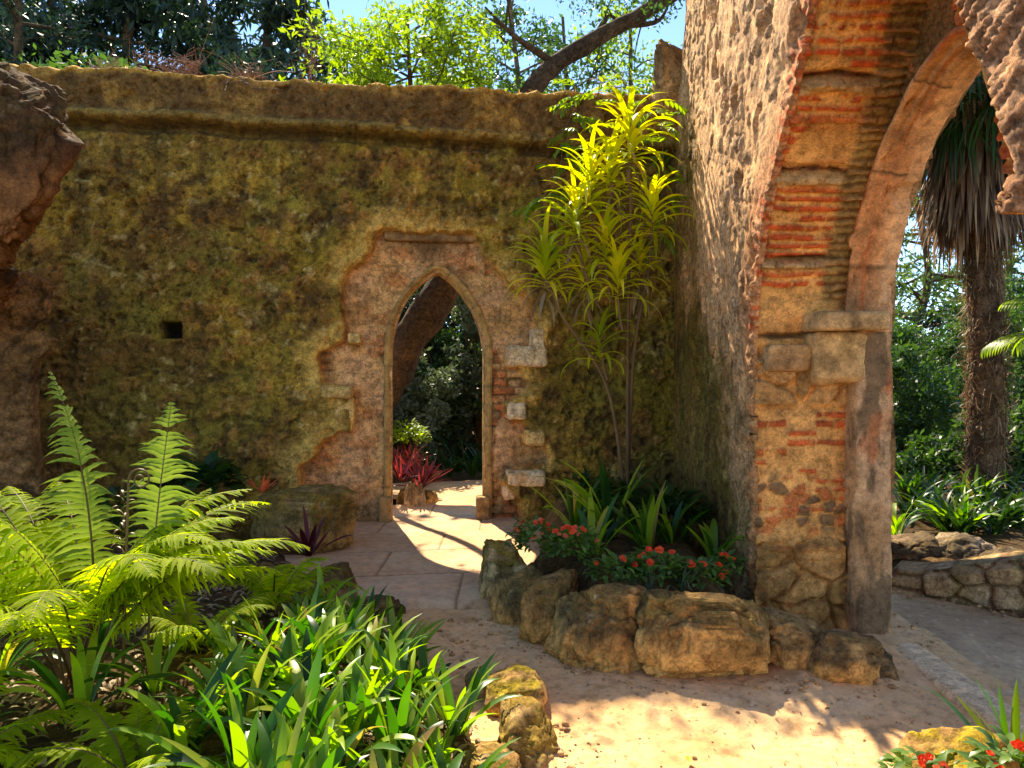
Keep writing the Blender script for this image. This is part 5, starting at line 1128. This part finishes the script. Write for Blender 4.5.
for i in range(12): feather(small_p, (0.05, 0, 1.55), i*2.4, 1.3, R(70-(i % 3)*25), R(90), 1760+i)
tree('open branched pine standing against the sky beyond the great arch', (14.2, 26, -0.1), (13.6, 26, 8.6), 0.22, 20, 5.0, 5500, 0.28, M_pine, 1780, rc=0.55, name='pine_tree', crown_from=0.35, up=0.12, aspect=3.5, flat=0.3, twigs=5)
tree('tall pine behind the palm beyond the great arch', (19.5, 30, -0.1), (19.2, 30, 10), 0.25, 22, 5.5, 5500, 0.32, M_pine, 1781, rc=0.6, name='pine_tree', crown_from=0.35, up=0.12, aspect=3.5, flat=0.3, twigs=5)
GAb = 'bushes beyond the great arch'
for i, (px, py, Y, sz, n, mt, lb) in enumerate([(925, 410, 15, (3.0, 2.4, 3.2), 15000, M_tree_m, 'rounded green bush left of the palm trunk'), (895, 440, 13, (2.2, 2, 2.4), 9000, M_tree_m, 'green bush beside the pale shaft'), (950, 400, 22, (6, 3, 3.6), 13000, M_tree_d, 'blue green tall bush far behind the palm'),
        (1010, 400, 17, (3.5, 3, 4), 13000, M_tree_m, 'green bush right of the palm trunk'), (1030, 455, 10.5, (1.8, 1.5, 1.5), 7000, M_tree_m, 'green bush at the right edge low beyond the great arch'), (945, 480, 11, (2.0, 1.4, 0.8), 6000, M_tree_m, 'low green bush at the foot of the palm'),
        (1060, 380, 21, (5, 3, 5), 12000, M_tree_m, 'tall green bush at the right edge behind the palm')]):
    c_ = P(px, py, Y); bush(lb, (c_[0], c_[1], max(c_[2], sz[2]/2-0.2)), sz, n, 0.11 if Y < 18 else 0.16, mt, 1800+i, grp=GAb)
GAs = 'strap-leaf plants in the bed beyond the great arch'; rq = np.random.default_rng(77)
for i in range(34):
    Y = rq.uniform(6.7, 8.8); px = rq.uniform(890, 1045); x = (px-512)/F*Y
    if x < 2.75: continue
    strap_clump(x, Y, 0.12, 15, .48, .04, 1850+i, 'green strap-leaf plant in the bed at the foot of the palm', M_dark if i % 3 else M_strap, grp=GAs)

# far wood closing the view
r9 = np.random.default_rng(99); cs = []
for i in range(240):
    a = r9.uniform(R(28), R(152)); d = r9.uniform(34, 46); cs.append((math.cos(a)*d*1.1, math.sin(a)*d, r9.uniform(0, 3.2)))
V, q, rn = leaf_cloud(np.array(cs), np.full(len(cs), 2.4), 42000, 0.5, 98); stuff(mesh_np('far_wood', V, q, M_tree_d, None, rnd=rn, smooth=False), 'dark far wood closing the view behind the garden', 'wood')

# =================================================================== small things
# grass and moss rim on the wall top
A = Acc(); rt = np.random.default_rng(31)
for i in range(2600):
    u = rt.uniform(-4.6, 1.6); h = rt.uniform(-0.4, -0.05); z = float(bw_top(np.array([u]))[0])-0.03; p = bw_pos(np.array([u]), np.array([z]), np.array([h]))[0]
    if vn(np.array([u*1.7]), np.array([0.0]), None, 3)[0] < -0.35: continue
    A.rib(p, rt.uniform(0, 6.28), rt.uniform(.03, .11), .008, R(rt.uniform(20, 90)), R(rt.uniform(20, 140)), nseg=3, rnd=rt.random())
M_gold = leafmat('sunlit_moss', [(0.40, 0.22, 0.05), (0.62, 0.42, 0.10)], 0.5, 0.7, (1.2, 1.1, 0.7))  # moss and dry grass, sunlight put into the gold colour
stuff(A.build('dry_grass', M_gold), 'dry grass and moss growing along the wall top', 'grass')
def twigs(px, py0, h, n, seed, label, spread=0.3, drop=False):
    k = bw_uv(px, 80); z = float(bw_top(np.array([k[0]]))[0])-0.05; p = bw_pos(np.array([k[0]]), np.array([z]), np.array([-0.12]))[0]; r = np.random.default_rng(seed); A = Acc()
    for i in range(n):
        e = np.array([r.normal()*spread, r.normal()*0.15, (-h if drop and i % 3 == 0 else h)*r.uniform(.4, 1)]); 
        if e[2] < 0: e[1] = -0.28
        c = spline([(r.normal()*spread*.3, 0, 0), e*.5+r.normal(size=3)*.04+np.array([0, -.05 if e[2] < 0 else 0, .04]), e], 10); V, q = tube(c, np.linspace(.006, .002, 10), 4); A.add(V, q, r.random())
        for j in range(6):
            s0 = c[r.integers(3, 10)]; V, q = tube(spline([s0, s0+r.normal(size=3)*.05, s0+r.normal(size=3)*.11], 4), .002, 3); A.add(V, q, r.random())
    o = A.build('dry_twigs', M_brown, None, tuple(p)); tag(o, label, 'twigs', 'dry twigs on the wall top')
M_brown = leafmat('dry_twig', [(0.16, 0.07, 0.04), (0.34, 0.17, 0.10)], 0, 0.8)
twigs(178, 60, .28, 22, 1, 'reddish tangle of dry twigs on the wall top, the widest one', .25, False)
twigs(308, 30, .75, 7, 2, 'tall thin dry stalk rising from the wall top', .08)
twigs(240, 80, .16, 14, 3, 'low dry twigs trailing over the wall edge right of the widest tangle', .22, True)
twigs(110, 60, .14, 10, 4, 'short dry twigs on the wall top near the left end', .2)
twigs(620, 60, .2, 12, 5, 'dry red twigs on the wall top above the cane plant', .14)
# small leafy tufts on the wall top
for i, (px, lb) in enumerate([(70, 'green weed tuft at the left end of the wall top'), (290, 'green weed tuft beside the tall dry stalk'), (345, 'green weed tuft right of the tall dry stalk')]):
    k = bw_uv(px, 80); p = bw_pos(np.array([k[0]]), np.array([4.48]), np.array([-0.2]))[0]; A = Acc(); leafy(A, (0, 0, 0), 0.13, 90, .06, .02, 1950+i); tag(A.build('weed', M_tree_l, None, tuple(p)), lb, 'weed', 'weeds on the wall top')
# loose pebbles along the stones and the path
Vp, Fp = ICO[3]; PV_, PF_, n_ = [], [], 0; rpb = np.random.default_rng(44); pc = []
lines = [np.array([(-0.3, 5.0), (0.0, 4.7), (0.2, 4.3), (0.35, 3.95), (0.8, 3.78), (1.35, 3.78), (1.6, 3.9), (2.0, 3.8)]), np.array([(-0.6, 4.9), (-0.3, 4.3), (0.1, 3.6), (0.25, 3.2), (0.25, 2.7)]), np.array([(2.4, 4.3), (2.6, 5.6), (3.3, 5.0), (4.2, 4.3)])]
for i in range(620):
    if i < 430:
        ln = lines[rpb.integers(3)]; k = rpb.integers(len(ln)-1); q_ = ln[k]+(ln[k+1]-ln[k])*rpb.random(); x, y = q_+rpb.normal(size=2)*0.06
    else: x, y = rpb.uniform(-.3, 2.1), rpb.uniform(2.2, 5.0)
    sz = 0.004+0.014*rpb.random()**3*(1.3 if i < 430 else .8); W = Vp*np.array([sz, sz*rpb.uniform(.6, 1), sz*.6])*(1+0.2*fbm(Vp[:, 0]*2+i, Vp[:, 1]*2, Vp[:, 2]*2, 2, i))[:, None]
    PV_.append(W+np.array([x, y, float(sandz(np.array([x]), np.array([y]))[0])+sz*.3])); PF_.append(Fp+n_); n_ += len(Vp); pc.append(np.tile(mixc((0.55, 0.38, 0.22), (0.28, 0.19, 0.12), rpb.random()), (len(Vp), 1)))
stuff(mesh_np('pebbles', np.vstack(PV_), np.vstack(PF_), M_rock, None, col=np.vstack(pc)), 'loose pebbles lying on the sand along the boulders', 'pebbles')
# fallen leaves
def dropleaf(p, L, seed, mat, label, grp=None):
    A = Acc(); r = np.random.default_rng(seed); A.rib((0, 0, 0.006), r.uniform(0, 6), L, L*.55, R(8), R(20), nseg=6, fold=.15, rnd=r.random(), basew=.2); tag(A.build('fallen_leaf', mat, None, tuple(p)), label, 'leaf', grp)
M_yel = leafmat('yellow_leaf', [(0.75, 0.42, 0.03), (0.7, 0.35, 0.05)], .3, .5, (1.2, 1.1, .6))
def gz(px, py): Y = CZ*F/(py-HY); return P(px, py, Y)+np.array([0, 0, .012])
dropleaf(gz(777, 703), .07, 1, M_yel, 'yellow fallen leaf on the sand below the biggest boulder'); dropleaf(gz(690, 766), .05, 2, M_yel, 'yellow fallen leaf on the sand at the bottom edge')
dropleaf(gz(563, 700), .035, 3, M_yel, 'small yellow leaf on the sand left of the others')
A = Acc(); r5 = np.random.default_rng(6)
for i in range(900):
    x, y = r5.uniform(-.4, 2.1), r5.uniform(2.4, 5.2); A.rib((x, y, float(sandz(np.array([x]), np.array([y]))[0])+.003), r5.uniform(0, 6.28), r5.uniform(.006, .03), r5.uniform(.002, .008), R(r5.uniform(0, 15)), R(20), nseg=2, rnd=r5.random())
stuff(A.build('leaf_litter', M_brown), 'crumbs of dry leaf scattered on the sand', 'litter')
A = Acc()
for i in range(3500):
    x, y = r5.uniform(-3.0, 0.0), r5.uniform(2.2, 6.0)
    if sdf(BED, np.array([x]), np.array([y]))[0] > -0.1: continue
    A.rib((x, y, bed_h(x, y)+.01), r5.uniform(0, 6.28), r5.uniform(.03, .09), r5.uniform(.008, .03), R(r5.uniform(0, 40)), R(60), nseg=3, rnd=r5.random())
stuff(A.build('bed_litter', M_dead), 'dead leaves lying in the fern bed', 'litter')
